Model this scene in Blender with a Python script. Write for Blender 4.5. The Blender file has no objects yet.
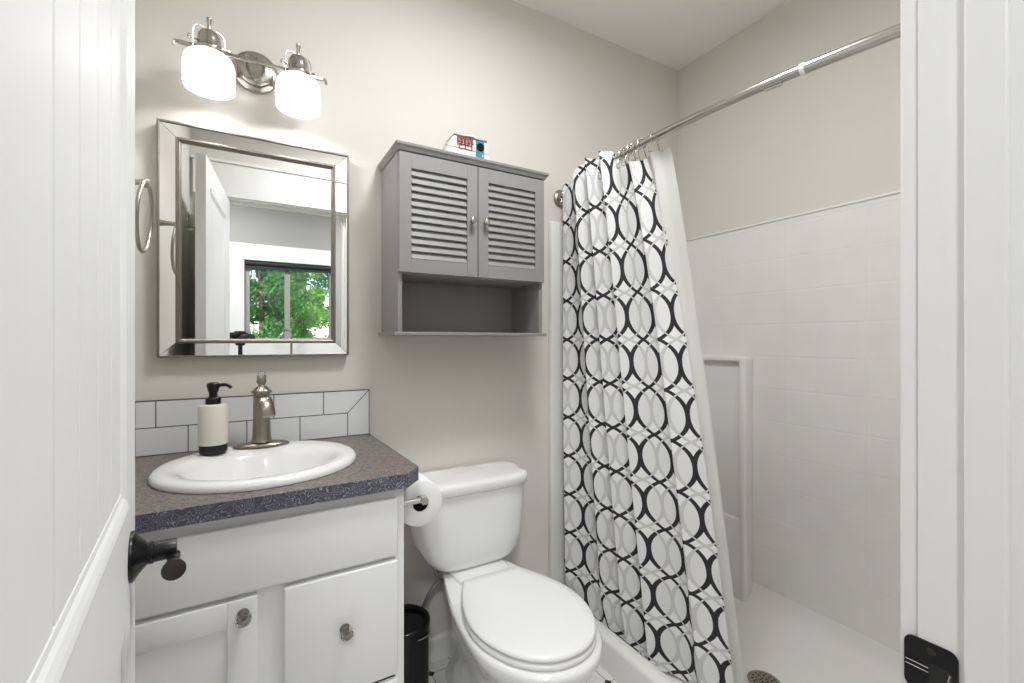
import bpy, bmesh, math, random
from mathutils import Vector, Matrix
random.seed(7)
S = bpy.context.scene
COL = S.collection
PI = math.pi
R = math.radians

# ------------------------------------------------------------------ camera
CAM_H = 1.264
cd = bpy.data.cameras.new('camera'); cam = bpy.data.objects.new('camera', cd); COL.objects.link(cam)
cam.location = (0, 0, CAM_H)
cam.rotation_euler = (R(90), 0, -R(29.9))
cd.sensor_width = 36; cd.lens = 36*455/1024
cd.shift_y = -0.001
cd.clip_start = 0.01; cd.clip_end = 200
S.camera = cam
S.view_settings.view_transform = 'Standard'; S.view_settings.look = 'None'
S.view_settings.gamma = 1; S.view_settings.use_curve_mapping = False
S.view_settings.exposure = 0.42
S.cycles.use_denoising = True
S.cycles.max_bounces = 14; S.cycles.diffuse_bounces = 8; S.cycles.glossy_bounces = 6
S.cycles.transmission_bounces = 8; S.cycles.transparent_max_bounces = 12
S.cycles.caustics_reflective = False; S.cycles.caustics_refractive = False
S.cycles.sample_clamp_indirect = 6

# ------------------------------------------------------------------ sky and sun
w = bpy.data.worlds.new('world'); S.world = w; w.use_nodes = True
nt = w.node_tree; nt.nodes.clear()
sky = nt.nodes.new('ShaderNodeTexSky'); sky.sky_type = 'NISHITA'
sky.sun_disc = False; sky.sun_elevation = R(50); sky.sun_rotation = R(20)
bg = nt.nodes.new('ShaderNodeBackground'); bg.inputs['Strength'].default_value = 0.35
out = nt.nodes.new('ShaderNodeOutputWorld')
nt.links.new(sky.outputs[0], bg.inputs[0]); nt.links.new(bg.outputs[0], out.inputs[0])
sl = bpy.data.lights.new('sun', 'SUN'); sun = bpy.data.objects.new('sun', sl); COL.objects.link(sun)
sl.energy = 8.0; sl.angle = R(1); sl.color = (1, .95, .85)
sun.rotation_euler = (R(-48), 0, R(-15))

# lamp strengths (the lamps themselves are built with their fixtures)
E_VANITY = 82.0         # emission of the two bulbs over the mirror
P_BATH = 16.0            # ceiling light of the bathroom
P_KITCHEN_FILL = 23.0        # each fill light added on the ceiling of the room behind

# ------------------------------------------------------------------ materials
def mat(name, color, rough=.5, metal=0, noise=None, bump=None, spec=None, coat=0, trans=0, ior=None, emit=None, mult=.06):
    m = bpy.data.materials.new(name); m.use_nodes = True
    t = m.node_tree; b = t.nodes['Principled BSDF']
    b.inputs['Base Color'].default_value = (*color, 1)
    b.inputs['Roughness'].default_value = rough
    b.inputs['Metallic'].default_value = metal
    if spec is not None: b.inputs['Specular IOR Level'].default_value = spec
    b.inputs['Coat Weight'].default_value = coat
    b.inputs['Coat Roughness'].default_value = .08
    b.inputs['Transmission Weight'].default_value = trans
    if ior: b.inputs['IOR'].default_value = ior
    if emit:
        b.inputs['Emission Color'].default_value = (*emit[0], 1); b.inputs['Emission Strength'].default_value = emit[1]
    tc = t.nodes.new('ShaderNodeTexCoord')
    n = t.nodes.new('ShaderNodeTexNoise'); n.inputs['Scale'].default_value = noise or 9; n.inputs['Detail'].default_value = 4
    t.links.new(tc.outputs['Object'], n.inputs['Vector'])
    mx = t.nodes.new('ShaderNodeMix'); mx.data_type = 'RGBA'
    lo = tuple(c*(1-mult) for c in color); hi = tuple(min(1, c*(1+mult)) for c in color)
    mx.inputs['A'].default_value = (*lo, 1); mx.inputs['B'].default_value = (*hi, 1)
    t.links.new(n.outputs['Fac'], mx.inputs['Factor']); t.links.new(mx.outputs['Result'], b.inputs['Base Color'])
    if bump:
        n2 = t.nodes.new('ShaderNodeTexNoise'); n2.inputs['Scale'].default_value = bump[0]; n2.inputs['Detail'].default_value = 3
        t.links.new(tc.outputs['Object'], n2.inputs['Vector'])
        bp = t.nodes.new('ShaderNodeBump'); bp.inputs['Strength'].default_value = bump[1]; bp.inputs['Distance'].default_value = .002
        t.links.new(n2.outputs['Fac'], bp.inputs['Height']); t.links.new(bp.outputs[0], b.inputs['Normal'])
    return m

class NB:
    """tiny node-expression helper"""
    def __init__(s, t): s.t = t
    def m(s, op, a, b=None, c=None):
        n = s.t.nodes.new('ShaderNodeMath'); n.operation = op
        for i, v in enumerate((a, b, c)):
            if v is None: continue
            if isinstance(v, (int, float)): n.inputs[i].default_value = v
            else: s.t.links.new(v, n.inputs[i])
        return n.outputs[0]
    def mix(s, f, a, b):
        n = s.t.nodes.new('ShaderNodeMix'); n.data_type = 'RGBA'
        for k, v in (('Factor', f), ('A', a), ('B', b)):
            if isinstance(v, (tuple, float, int)): n.inputs[k].default_value = (*v, 1) if isinstance(v, tuple) else v
            else: s.t.links.new(v, n.inputs[k])
        return n.outputs['Result']

M = {}
M['wall'] = mat('wall_paint', (.652, .630, .588), .75, bump=(220, .12), mult=.015)
M['wall_k'] = mat('grey_wall_paint', (.36, .36, .34), .8, mult=.015)
M['ceiling'] = mat('ceiling_paint', (.84, .83, .80), .9, bump=(150, .1), mult=.015)
M['trim'] = mat('trim_paint', (.80, .80, .79), .35, mult=.015)
M['door'] = mat('door_paint', (.72, .72, .715), .55, mult=.015)
M['cab_white'] = mat('cabinet_paint', (.80, .805, .80), .38, mult=.015)
M['ceramic'] = mat('ceramic', (.80, .80, .785), .10, coat=.6, mult=.01)
M['plastic_white'] = mat('seat_plastic', (.80, .80, .785), .25, mult=.01)
M['surround'] = mat('acrylic_surround', (.76, .755, .73), .30, mult=.015)
M['grey_paint'] = mat('grey_cabinet_paint', (.255, .252, .245), .5, mult=.04, noise=30)
M['nickel'] = mat('brushed_nickel', (.34, .295, .245), .28, 1, mult=.08, noise=60)
M['nickel2'] = mat('satin_nickel', (.40, .37, .32), .28, 1, mult=.06, noise=60)
M['lamp_metal'] = mat('lamp_metal', (.46, .44, .41), .2, 1, mult=.03)
M['chrome'] = mat('chrome', (.70, .69, .67), .12, 1, mult=.03)
M['frame'] = mat('champagne_metal', (.24, .215, .19), .42, 1, mult=.08, noise=40)
M['steel'] = mat('steel_rod', (.50, .48, .45), .2, 1, mult=.05, noise=40)
M['mirror'] = mat('mirror_silver', (.90, .91, .90), .0, 1, mult=.0)
M['black'] = mat('black_metal', (.004, .004, .005), .30, 0, spec=.35, mult=.2)
M['bronze'] = mat('oiled_bronze', (.06, .052, .045), .3, .8, mult=.2, noise=30)
M['blackpl'] = mat('black_plastic', (.003, .003, .004), .14, spec=.35, mult=.2)
M['cream'] = mat('cream_ceramic', (.66, .63, .55), .45, mult=.03, noise=20)
M['paper'] = mat('tissue_paper', (.84, .84, .83), .95, bump=(400, .3), mult=.02)
M['dark'] = mat('hole_shade_and_backing', (.02, .02, .02), .9)  # near-black painted as the shade inside openings; mirror backing too
M['grout'] = mat('dark_grout', (.07, .065, .065), .9)
M['tile'] = mat('glazed_tile', (.70, .71, .715), .10, coat=.3, mult=.015)
M['hose'] = mat('braided_hose', (.33, .33, .34), .35, .8, noise=500, mult=.5)
M['red'] = mat('red_paint', (.27, .03, .025), .5)
M['blue'] = mat('teal_paint', (.035, .19, .28), .5)
M['bulb'] = mat('lit_bulb', (1, 1, 1), .5, emit=((1, .985, .96), E_VANITY))
M['glow'] = mat('lit_ceiling_diffuser', (1, 1, 1), .5, emit=((1, .97, .93), 4))
M['counter_k'] = mat('kitchen_counter', (.62, .61, .59), .3, noise=80, mult=.15)
M['bark'] = mat('bark', (.12, .09, .07), .9, noise=15, mult=.4)
M['grass'] = mat('grass', (.13, .27, .06), .95, noise=3, mult=.4)
M['shade'] = mat('black_fabric', (.02, .022, .026), .7)

def leafmat(name, c):
    m = mat(name, c, .6, noise=2, mult=.55)
    t = m.node_tree; b = t.nodes['Principled BSDF']
    o = [n for n in t.nodes if n.type == 'OUTPUT_MATERIAL'][0]
    tr = t.nodes.new('ShaderNodeBsdfTranslucent'); ms = t.nodes.new('ShaderNodeMixShader')
    tr.inputs[0].default_value = (c[0]*1.5, c[1]*1.5, c[2], 1); ms.inputs[0].default_value = .4
    t.links.new(b.outputs[0], ms.inputs[1]); t.links.new(tr.outputs[0], ms.inputs[2]); t.links.new(ms.outputs[0], o.inputs[0])
    return m
M['vinyl'] = mat('tan_vinyl', (.34, .32, .30), .5)
M['leaf1'] = leafmat('leaf_mid', (.10, .26, .09)); M['leaf2'] = leafmat('leaf_light', (.22, .42, .12)); M['leaf3'] = leafmat('leaf_dark', (.05, .17, .07))

def glass(name, rough=0, color=(1, 1, 1), ior=1.45):
    m = bpy.data.materials.new(name); m.use_nodes = True; t = m.node_tree
    b = t.nodes['Principled BSDF']; b.inputs['Transmission Weight'].default_value = 1; b.inputs['Roughness'].default_value = rough
    b.inputs['IOR'].default_value = ior; b.inputs['Base Color'].default_value = (*color, 1)
    return m
M['crystal'] = glass('cut_glass', 0, (.95, .97, .97), 1.6)
def pane():
    m = bpy.data.materials.new('window_glass'); m.use_nodes = True; t = m.node_tree; t.nodes.remove(t.nodes['Principled BSDF'])
    o = [n for n in t.nodes if n.type == 'OUTPUT_MATERIAL'][0]
    g = t.nodes.new('ShaderNodeBsdfGlossy'); g.inputs['Roughness'].default_value = 0
    tr = t.nodes.new('ShaderNodeBsdfTransparent'); tr.inputs[0].default_value = (.95, .97, .96, 1)
    f = t.nodes.new('ShaderNodeFresnel'); ms = t.nodes.new('ShaderNodeMixShader')
    t.links.new(f.outputs[0], ms.inputs[0]); t.links.new(tr.outputs[0], ms.inputs[1]); t.links.new(g.outputs[0], ms.inputs[2]); t.links.new(ms.outputs[0], o.inputs[0])
    return m
M['pane'] = pane()
def frosted():
    m = bpy.data.materials.new('frosted_glass'); m.use_nodes = True; t = m.node_tree; t.nodes.remove(t.nodes['Principled BSDF'])
    o = [n for n in t.nodes if n.type == 'OUTPUT_MATERIAL'][0]
    tl = t.nodes.new('ShaderNodeBsdfTranslucent'); tl.inputs[0].default_value = (.44, .435, .42, 1)
    df = t.nodes.new('ShaderNodeBsdfDiffuse'); df.inputs[0].default_value = (.85, .84, .82, 1)
    tr = t.nodes.new('ShaderNodeBsdfTransparent')
    a = t.nodes.new('ShaderNodeMixShader'); a.inputs[0].default_value = .45
    c = t.nodes.new('ShaderNodeMixShader'); c.inputs[0].default_value = .10
    t.links.new(tl.outputs[0], a.inputs[1]); t.links.new(df.outputs[0], a.inputs[2])
    t.links.new(a.outputs[0], c.inputs[1]); t.links.new(tr.outputs[0], c.inputs[2]); t.links.new(c.outputs[0], o.inputs[0])
    return m
M['frost'] = frosted()

def laminate_top():
    m = mat('speckled_laminate', (.2, .18, .165), .42)
    t = m.node_tree; b = t.nodes['Principled BSDF']
    tc = [n for n in t.nodes if n.type == 'TEX_COORD'][0]
    n = t.nodes.new('ShaderNodeTexNoise'); n.inputs['Scale'].default_value = 125; n.inputs['Detail'].default_value = 3
    n.inputs['Distortion'].default_value = 1.5
    t.links.new(tc.outputs['Object'], n.inputs['Vector'])
    r = t.nodes.new('ShaderNodeValToRGB'); r.color_ramp.elements[0].position = .36; r.color_ramp.elements[1].position = .64
    r.color_ramp.elements[0].color = (.055, .048, .048, 1); r.color_ramp.elements[1].color = (.25, .21, .185, 1)
    t.links.new(n.outputs['Fac'], r.inputs[0]); t.links.new(r.outputs[0], b.inputs['Base Color'])
    return m
M['lam'] = laminate_top()
def laminate_edge():  # same laminate as the top, its different lighting painted as a darker blue tone
    m = mat('shaded_squiggle_laminate', (.06, .06, .08), .4)
    t = m.node_tree; b = t.nodes['Principled BSDF']; k = NB(t)
    tc = [n for n in t.nodes if n.type == 'TEX_COORD'][0]
    n = t.nodes.new('ShaderNodeTexNoise'); n.inputs['Scale'].default_value = 36; n.inputs['Detail'].default_value = 0; n.inputs['Distortion'].default_value = 1.2
    t.links.new(tc.outputs['Object'], n.inputs['Vector'])
    d = k.m('ABSOLUTE', k.m('SUBTRACT', n.outputs['Fac'], .5))
    f = k.m('LESS_THAN', k.m('ABSOLUTE', k.m('SUBTRACT', k.m('PINGPONG', n.outputs['Fac'], .13), .065)), .011)
    n2 = t.nodes.new('ShaderNodeTexNoise'); n2.inputs['Scale'].default_value = 120
    t.links.new(tc.outputs['Object'], n2.inputs['Vector'])
    base = k.mix(n2.outputs['Fac'], (.035, .038, .055), (.09, .095, .13))
    t.links.new(k.mix(f, base, (.30, .31, .37)), b.inputs['Base Color'])
    return m
M['lam_edge'] = laminate_edge()

def floor_tile():
    m = mat('octagon_dot_tile', (.7, .7, .7), .25)
    t = m.node_tree; b = t.nodes['Principled BSDF']; k = NB(t)
    g = t.nodes.new('ShaderNodeNewGeometry'); sp = t.nodes.new('ShaderNodeSeparateXYZ'); t.links.new(g.outputs['Position'], sp.inputs[0])
    P = .092
    fx = k.m('PINGPONG', k.m('SUBTRACT', sp.outputs[0], .594), P/2)   # distance to nearest lattice line
    fy = k.m('PINGPONG', k.m('SUBTRACT', sp.outputs[1], 1.649), P/2)
    s = k.m('ADD', fx, fy)
    dot = k.m('LESS_THAN', s, .016)
    line = k.m('LESS_THAN', k.m('MINIMUM', fx, fy), .0012)
    c1 = k.mix(line, (.68, .67, .64), (.10, .095, .09))
    t.links.new(k.mix(dot, c1, (.012, .012, .012)), b.inputs['Base Color'])
    return m
M['floor'] = floor_tile()
def wood_floor():
    m = mat('wood_floor', (.30, .2, .12), .4)
    t = m.node_tree; b = t.nodes['Principled BSDF']
    g = t.nodes.new('ShaderNodeNewGeometry'); br = t.nodes.new('ShaderNodeTexBrick')
    br.inputs['Color1'].default_value = (.30, .2, .12, 1); br.inputs['Color2'].default_value = (.38, .27, .17, 1); br.inputs['Mortar'].default_value = (.1, .06, .04, 1)
    br.inputs['Scale'].default_value = 1; br.inputs['Brick Width'].default_value = 1.2; br.inputs['Row Height'].default_value = .13; br.inputs['Mortar Size'].default_value = .003
    t.links.new(g.outputs['Position'], br.inputs['Vector']); t.links.new(br.outputs['Color'], b.inputs['Base Color'])
    return m
M['wood'] = wood_floor()

def surround_tile():
    m = mat('tile_pattern_acrylic', (.75, .745, .72), .28)
    t = m.node_tree; b = t.nodes['Principled BSDF']; k = NB(t)
    g = t.nodes.new('ShaderNodeNewGeometry'); sp = t.nodes.new('ShaderNodeSeparateXYZ'); t.links.new(g.outputs['Position'], sp.inputs[0])
    fy = k.m('PINGPONG', k.m('SUBTRACT', sp.outputs[1], 1.123), .15)
    fz = k.m('PINGPONG', k.m('SUBTRACT', sp.outputs[2], 1.626), .0725)
    d = k.m('MINIMUM', fy, fz)
    mr = t.nodes.new('ShaderNodeMapRange'); mr.interpolation_type = 'SMOOTHSTEP'
    mr.inputs['From Min'].default_value = 0; mr.inputs['From Max'].default_value = .006
    t.links.new(d, mr.inputs['Value'])
    bp = t.nodes.new('ShaderNodeBump'); bp.inputs['Strength'].default_value = .22; bp.inputs['Distance'].default_value = .003
    t.links.new(mr.outputs[0], bp.inputs['Height']); t.links.new(bp.outputs[0], b.inputs['Normal'])
    return m
M['surround_tile'] = surround_tile()

def curtain_mat():
    m = bpy.data.materials.new('trellis_fabric'); m.use_nodes = True; t = m.node_tree; b = t.nodes['Principled BSDF']; k = NB(t)
    uv = t.nodes.new('ShaderNodeUVMap'); uv.uv_map = 'UVMap'
    sp = t.nodes.new('ShaderNodeSeparateXYZ'); t.links.new(uv.outputs[0], sp.inputs[0])
    P, Q = .122, .169
    def lattice(off):
        x = k.m('MULTIPLY', k.m('PINGPONG', k.m('ADD', sp.outputs[0], off), P/2), 2/P)     # 0 centre .. 1 edge
        z = k.m('MULTIPLY', k.m('PINGPONG', sp.outputs[1], Q/2), 2/Q)
        return k.m('SUBTRACT', k.m('ADD', k.m('POWER', x, 1.2), k.m('POWER', z, 2.3)), 1.0)
    gd = lattice(0.0); gg = lattice(P/2)
    ad = k.m('ABSOLUTE', gd); ag = k.m('ABSOLUTE', gg)
    dark = k.m('LESS_THAN', ad, .16)
    gray = k.m('LESS_THAN', ag, .135)
    gap = k.m('LESS_THAN', ag, .065)
    both = k.m('MULTIPLY', k.m('LESS_THAN', gd, 0), k.m('LESS_THAN', gg, 0))      # lens fill
    inside = k.m('LESS_THAN', gd, 0)
    c = k.mix(both, (.90, .90, .90), (.82, .82, .825))
    c = k.mix(k.m('MULTIPLY', gray, .72), c, (.56, .56, .57))
    c = k.mix(k.m('MULTIPLY', k.m('MULTIPLY', dark, 1), k.m('SUBTRACT', 1, gap)), c, (.022, .022, .026))
    t.links.new(c, b.inputs['Base Color']); b.inputs['Roughness'].default_value = .7
    tl = t.nodes.new('ShaderNodeBsdfTranslucent'); t.links.new(c, tl.inputs[0])
    ms = t.nodes.new('ShaderNodeMixShader'); ms.inputs[0].default_value = .18
    o = [n for n in t.nodes if n.type == 'OUTPUT_MATERIAL'][0]
    t.links.new(b.outputs[0], ms.inputs[1]); t.links.new(tl.outputs[0], ms.inputs[2]); t.links.new(ms.outputs[0], o.inputs[0])
    return m
M['curtain'] = curtain_mat()
def liner_mat():
    m = bpy.data.materials.new('white_vinyl'); m.use_nodes = True; t = m.node_tree; b = t.nodes['Principled BSDF']
    b.inputs['Base Color'].default_value = (.84, .84, .82, 1); b.inputs['Roughness'].default_value = .45
    tl = t.nodes.new('ShaderNodeBsdfTranslucent'); tl.inputs[0].default_value = (.85, .85, .83, 1)
    ms = t.nodes.new('ShaderNodeMixShader'); ms.inputs[0].default_value = .4
    o = [n for n in t.nodes if n.type == 'OUTPUT_MATERIAL'][0]
    t.links.new(b.outputs[0], ms.inputs[1]); t.links.new(tl.outputs[0], ms.inputs[2]); t.links.new(ms.outputs[0], o.inputs[0])
    return m
M['liner'] = liner_mat()

# ------------------------------------------------------------------ mesh helpers
def obj(name, bm, m, parent=None, smooth=False, angle=None):
    bmesh.ops.recalc_face_normals(bm, faces=bm.faces)
    me = bpy.data.meshes.new(name); bm.to_mesh(me); bm.free()
    for x in (m if isinstance(m, (list, tuple)) else [m]): me.materials.append(x)
    o = bpy.data.objects.new(name, me); COL.objects.link(o)
    if smooth:
        for p in me.polygons: p.use_smooth = True
        me.set_sharp_from_angle(angle=R(angle or 40))
    if parent is not None:
        o.parent = parent
        # geometry is written in world coordinates: move it into the parent's frame
        me.transform(parent.matrix_world.inverted() if False else WORLD[parent.name].inverted())
        WORLD[o.name] = WORLD[parent.name]
    else:
        WORLD[o.name] = Matrix.Identity(4)
    return o
WORLD = {}
def thing(name, label, cat, loc=(0, 0, 0), rz=0, group=None):
    o = bpy.data.objects.new(name, None); COL.objects.link(o); o.empty_display_size = .1
    o.location = loc; o.rotation_euler = (0, 0, rz)
    o['label'] = label; o['category'] = cat
    if group: o['group'] = group
    WORLD[o.name] = Matrix.Translation(loc) @ Matrix.Rotation(rz, 4, 'Z')
    return o
def tag(o, label, cat, group=None):
    o['label'] = label; o['category'] = cat
    if group: o['group'] = group
    # put the origin at the base centre
    me = o.data
    xs = [v.co.x for v in me.vertices]; ys = [v.co.y for v in me.vertices]; zs = [v.co.z for v in me.vertices]
    c = Vector(((min(xs)+max(xs))/2, (min(ys)+max(ys))/2, min(zs)))
    me.transform(Matrix.Translation(-c)); o.location = c
    WORLD[o.name] = Matrix.Translation(c)
    return o
def struct(name, bm, m, parent=None, **k):
    o = obj(name, bm, m, parent, **k)
    if parent is None: o['kind'] = 'structure'
    return o
def lab(o, s): o['label'] = s; return o

def box(bm, a, b, bev=0, seg=2, mi=0, mtx=None):
    g = bmesh.ops.create_cube(bm, size=1)
    vs = g['verts']
    for v in vs:
        v.co = Vector((a[i] + (v.co[i]+.5)*(b[i]-a[i]) for i in range(3)))
    fs = list({f for v in vs for f in v.link_faces})
    if bev:
        es = list({e for v in vs for e in v.link_edges})
        r = bmesh.ops.bevel(bm, geom=es, offset=bev, segments=seg, affect='EDGES', profile=.5)
        fs = list({f for v in r['verts'] for f in v.link_faces} | {f for f in r['faces']})
        vs = list({v for f in fs for v in f.verts})
    for f in fs: f.material_index = mi
    if mtx is not None:
        for v in vs: v.co = mtx @ v.co
    return vs
def B(*boxes):
    bm = bmesh.new()
    for x in boxes: box(bm, *x)
    return bm
def lathe(bm, prof, c=(0, 0, 0), axis='Z', n=32, sx=1, sy=1, mi=0, mtx=None, closed=False):
    """prof: list of (r, h)"""
    rings = []
    for r, h in prof:
        ring = []
        for i in range(n):
            a = 2*PI*i/n; x, y = r*math.cos(a)*sx, r*math.sin(a)*sy
            p = Vector((x, y, h)) if axis == 'Z' else Vector((h, x, y)) if axis == 'X' else Vector((x, h, y))
            p = p + Vector(c)
            if mtx is not None: p = mtx @ p
            ring.append(bm.verts.new(p))
        rings.append(ring)
    bridge(bm, rings, mi, closed)
    return rings
def bridge(bm, rings, mi=0, loop=False, caps=True):
    n = len(rings[0])
    idx = list(range(len(rings)-1)) + ([-1] if loop else [])
    for k in idx:
        a, b = rings[k], rings[k+1]
        for i in range(n):
            f = bm.faces.new((a[i], a[(i+1) % n], b[(i+1) % n], b[i])); f.material_index = mi
    if not loop and caps:
        for r in (rings[0], rings[-1]):
            f = bm.faces.new(r); f.material_index = mi
def loft(bm, loops, caps=True, mi=0):
    rings = [[bm.verts.new(p) for p in l] for l in loops]
    bridge(bm, rings, mi, caps=caps); return rings
def tube(bm, pts, r, n=12, caps=True, mi=0, closed=False, flat=None):
    pts = [Vector(p) for p in pts]; N = len(pts)
    rr = r if isinstance(r, (list, tuple)) else [r]*N
    up = None; rings = []
    for i, p in enumerate(pts):
        if closed: d = pts[(i+1) % N]-pts[i-1]
        else: d = pts[min(i+1, N-1)]-pts[max(i-1, 0)]
        d.normalize()
        if up is None:
            up = Vector((0, 0, 1)) if abs(d.z) < .9 else Vector((1, 0, 0))
        up = (up - d*up.dot(d)).normalized(); s = d.cross(up)
        ring = []
        for j in range(n):
            a = 2*PI*j/n
            ring.append(bm.verts.new(p + (s*math.cos(a) + up*math.sin(a)*(flat or 1))*rr[i]))
        rings.append(ring)
    bridge(bm, rings, mi, loop=closed, caps=caps and not closed)
def spline(pts, n=8):
    """Catmull-Rom through pts"""
    P = [Vector(p) for p in pts]; o = []
    for i in range(len(P)-1):
        a, b, c, d = P[max(i-1, 0)], P[i], P[i+1], P[min(i+2, len(P)-1)]
        for k in range(n):
            t = k/n
            o.append(.5*((2*b) + (c-a)*t + (2*a-5*b+4*c-d)*t*t + (3*b-a-3*c+d)*t**3))
    o.append(P[-1]); return o
def interp(x, tab):
    if x <= tab[0][0]: return tab[0][1]
    for (a, u), (b, v) in zip(tab, tab[1:]):
        if x <= b: return u + (v-u)*(x-a)/(b-a)
    return tab[-1][1]
def prism(bm, poly, ax, lo, hi, mi=0, bev=0, mtx=None):
    """extrude 2D polygon along axis ax ('X','Y','Z')"""
    def P(u, v, h):
        p = Vector((h, u, v)) if ax == 'X' else Vector((u, h, v)) if ax == 'Y' else Vector((u, v, h))
        return mtx @ p if mtx is not None else p
    a = [bm.verts.new(P(u, v, lo)) for u, v in poly]; b = [bm.verts.new(P(u, v, hi)) for u, v in poly]
    fs = [bm.faces.new(a), bm.faces.new(b)]; n = len(poly)
    for i in range(n): fs.append(bm.faces.new((a[i], a[(i+1) % n], b[(i+1) % n], b[i])))
    for f in fs: f.material_index = mi
    if bev:
        es = list({e for f in fs for e in f.edges})
        bmesh.ops.bevel(bm, geom=es, offset=bev, segments=2, affect='EDGES')
def rrect(x0, z0, x1, z1, r, n=5):
    o = []
    for cx, cz, a0 in ((x1-r, z1-r, 0), (x0+r, z1-r, 90), (x0+r, z0+r, 180), (x1-r, z0+r, 270)):
        for k in range(n+1):
            a = R(a0 + 90*k/n); o.append((cx+r*math.cos(a), cz+r*math.sin(a)))
    return o
def superell(cx, cy, hx, hy, e=2.0, n=40, z=0):
    o = []
    for i in range(n):
        a = 2*PI*i/n; c, s = math.cos(a), math.sin(a)
        o.append((cx+hx*math.copysign(abs(c)**(2/e), c), cy+hy*math.copysign(abs(s)**(2/e), s), z))
    return o

# ------------------------------------------------------------------ the room
D = 1.72; XL = -.30; XR = 2.03; CZ = 2.75; FY = .2255; KY = .11; KB = -1.62; KX0 = -1.6; KX1 = 2.6
JL, JR, JZ = -.148, .68, 2.10        # door opening
struct('wall_back', B(((XL-.1, D, -.1), (XR+.1, D+.1, CZ+.1))), M['wall'])
struct('wall_left', B(((XL-.1, FY, -.1), (XL, D, CZ+.1))), M['wall'])
struct('wall_right', B(((XR+.012, FY, -.1), (XR+.112, D, CZ+.1))), M['wall'])
struct('ceiling', B(((KX0-.1, KB-.1, CZ), (KX1+.1, D+.1, CZ+.1))), M['ceiling'])
struct('floor', B(((XL, KY, -.1), (1.2, D, 0))), M['floor'])
# wall with the doorway, painted beige on the bathroom side and grey on the other
def wall_with_hole(y0, y1, x0, x1, hx0, hx1, hz0, hz1, z0=-.1):
    return B(((x0, y0, z0), (hx0, y1, CZ)), ((hx1, y0, z0), (x1, y1, CZ)), ((hx0, y0, hz1), (hx1, y1, CZ)),
             *([((hx0, y0, z0), (hx1, y1, hz0))] if hz0 > z0+.01 else []))
struct('wall_front', wall_with_hole(.17, FY, XL-.1, XR+.112, JL-.02, JR+.02, -.1, JZ+.02), M['wall'])
struct('wall_front_outer', wall_with_hole(KY, .17, KX0, KX1, JL-.02, JR+.02, -.1, JZ+.02), M['wall_k'])
# room behind the camera
WX0, WX1, WZ0, WZ1 = -.05, .76, 1.25, 2.03
struct('floor_outer', B(((KX0, KB, -.1), (KX1, KY, 0))), M['wood'])
struct('wall_rear', wall_with_hole(KB-.12, KB, KX0, KX1, WX0-.02, WX1+.02, WZ0-.02, WZ1+.02), M['wall_k'])
struct('wall_outer_left', B(((KX0-.1, KB-.12, -.1), (KX0, .17, CZ))), M['wall_k'])
struct('wall_outer_right', B(((KX1, KB-.12, -.1), (KX1+.1, .17, CZ))), M['wall_k'])

# baseboard behind the toilet
bm = bmesh.new(); prism(bm, [(D, 0), (D-.014, 0), (D-.014, .083), (D-.008, .092), (D, .092)], 'X', .36, 1.178)
struct('baseboard_back', bm, M['trim'])

# door frame: jambs, stops, casings
jm = bmesh.new()
box(jm, (JR, KY-.004, 0), (JR+.0195, FY, JZ), .0005)
box(jm, (JR-.010, .150, 0), (JR+.001, .1835, JZ-.011), .002)
struct('trim_1', jm, M['trim'])
jm = bmesh.new()
box(jm, (JL-.0195, KY-.004, 0), (JL, FY+.004, JZ), .0015); box(jm, (JL-.001, .150, 0), (JL+.011, .187, JZ-.011), .002)
struct('trim_2', jm, M['trim'])
jm = bmesh.new()
box(jm, (JL-.0195, KY-.004, JZ), (JR+.0195, FY+.004, JZ+.0195), .0015); box(jm, (JL, .150, JZ-.011), (JR, .187, JZ+.001), .002)
struct('trim_3', jm, M['trim'])
# bathroom-side casing
struct('trim_4', B(((JR+.005, FY+.0002, 0), (JR+.115, FY+.0195, JZ+.006), .003)), M['trim'])
struct('trim_5', B(((JL-.115, FY+.0002, 0), (JL-.005, FY+.0195, JZ+.006), .003)), M['trim'])
struct('trim_6', B(((JL-.135, FY+.0002, JZ+.0065), (JR+.135, FY+.026, 2.30), .002), ((JL-.143, FY+.0002, 2.30), (JR+.143, FY+.036, 2.315), .002)), M['trim'])
# casing on the outer side
struct('trim_7', B(((JR+.005, KY-.018, 0), (JR+.115, KY-.0002, JZ+.006), .003)), M['trim'])
struct('trim_8', B(((JL-.115, KY-.018, 0), (JL-.005, KY-.0002, JZ+.006), .003)), M['trim'])
struct('trim_9', B(((JL-.135, KY-.024, JZ+.0065), (JR+.135, KY-.0002, 2.30), .002)), M['trim'])

# strike plate on the right jamb
bm = bmesh.new()
poly = rrect(.190, .855, .238, .916, .009)
prism(bm, poly, 'X', JR-.0022, JR-.0002)
sp = obj('strike_plate', bm, M['black'], smooth=True)
tag(sp, 'black metal strike plate screwed to the white right-hand door jamb', 'strike plate')
WORLD[sp.name] = Matrix.Translation(sp.location)
bm = bmesh.new(); prism(bm, rrect(.193, .862, .215, .893, .006), 'X', JR-.0030, JR-.0021)
obj('latch_hole_shade', bm, M['dark'], sp)  # solid dark patch, the shade inside the opening painted on
bm = bmesh.new()
tube(bm, spline([(JR-.0032, .195, .868), (JR-.0050, .197, .880), (JR-.0032, .196, .890)], 5), .0014, 8)
for zz in (.8865, .8815): box(bm, (JR-.0029, .2155, zz-.0006), (JR-.0021, .2365, zz+.0006))
lab(obj('latch_lip', bm, M['chrome'], sp, True), 'bright bent metal tab inside the latch hole')
bm = bmesh.new()
for z in (.9065, .8595):
    bm = bmesh.new(); lathe(bm, [(.0042, JR-.0031), (.0042, JR-.0022)], (0, .213, z), 'X', 14)
    obj('screw', bm, M['bronze'], sp, True)

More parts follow.
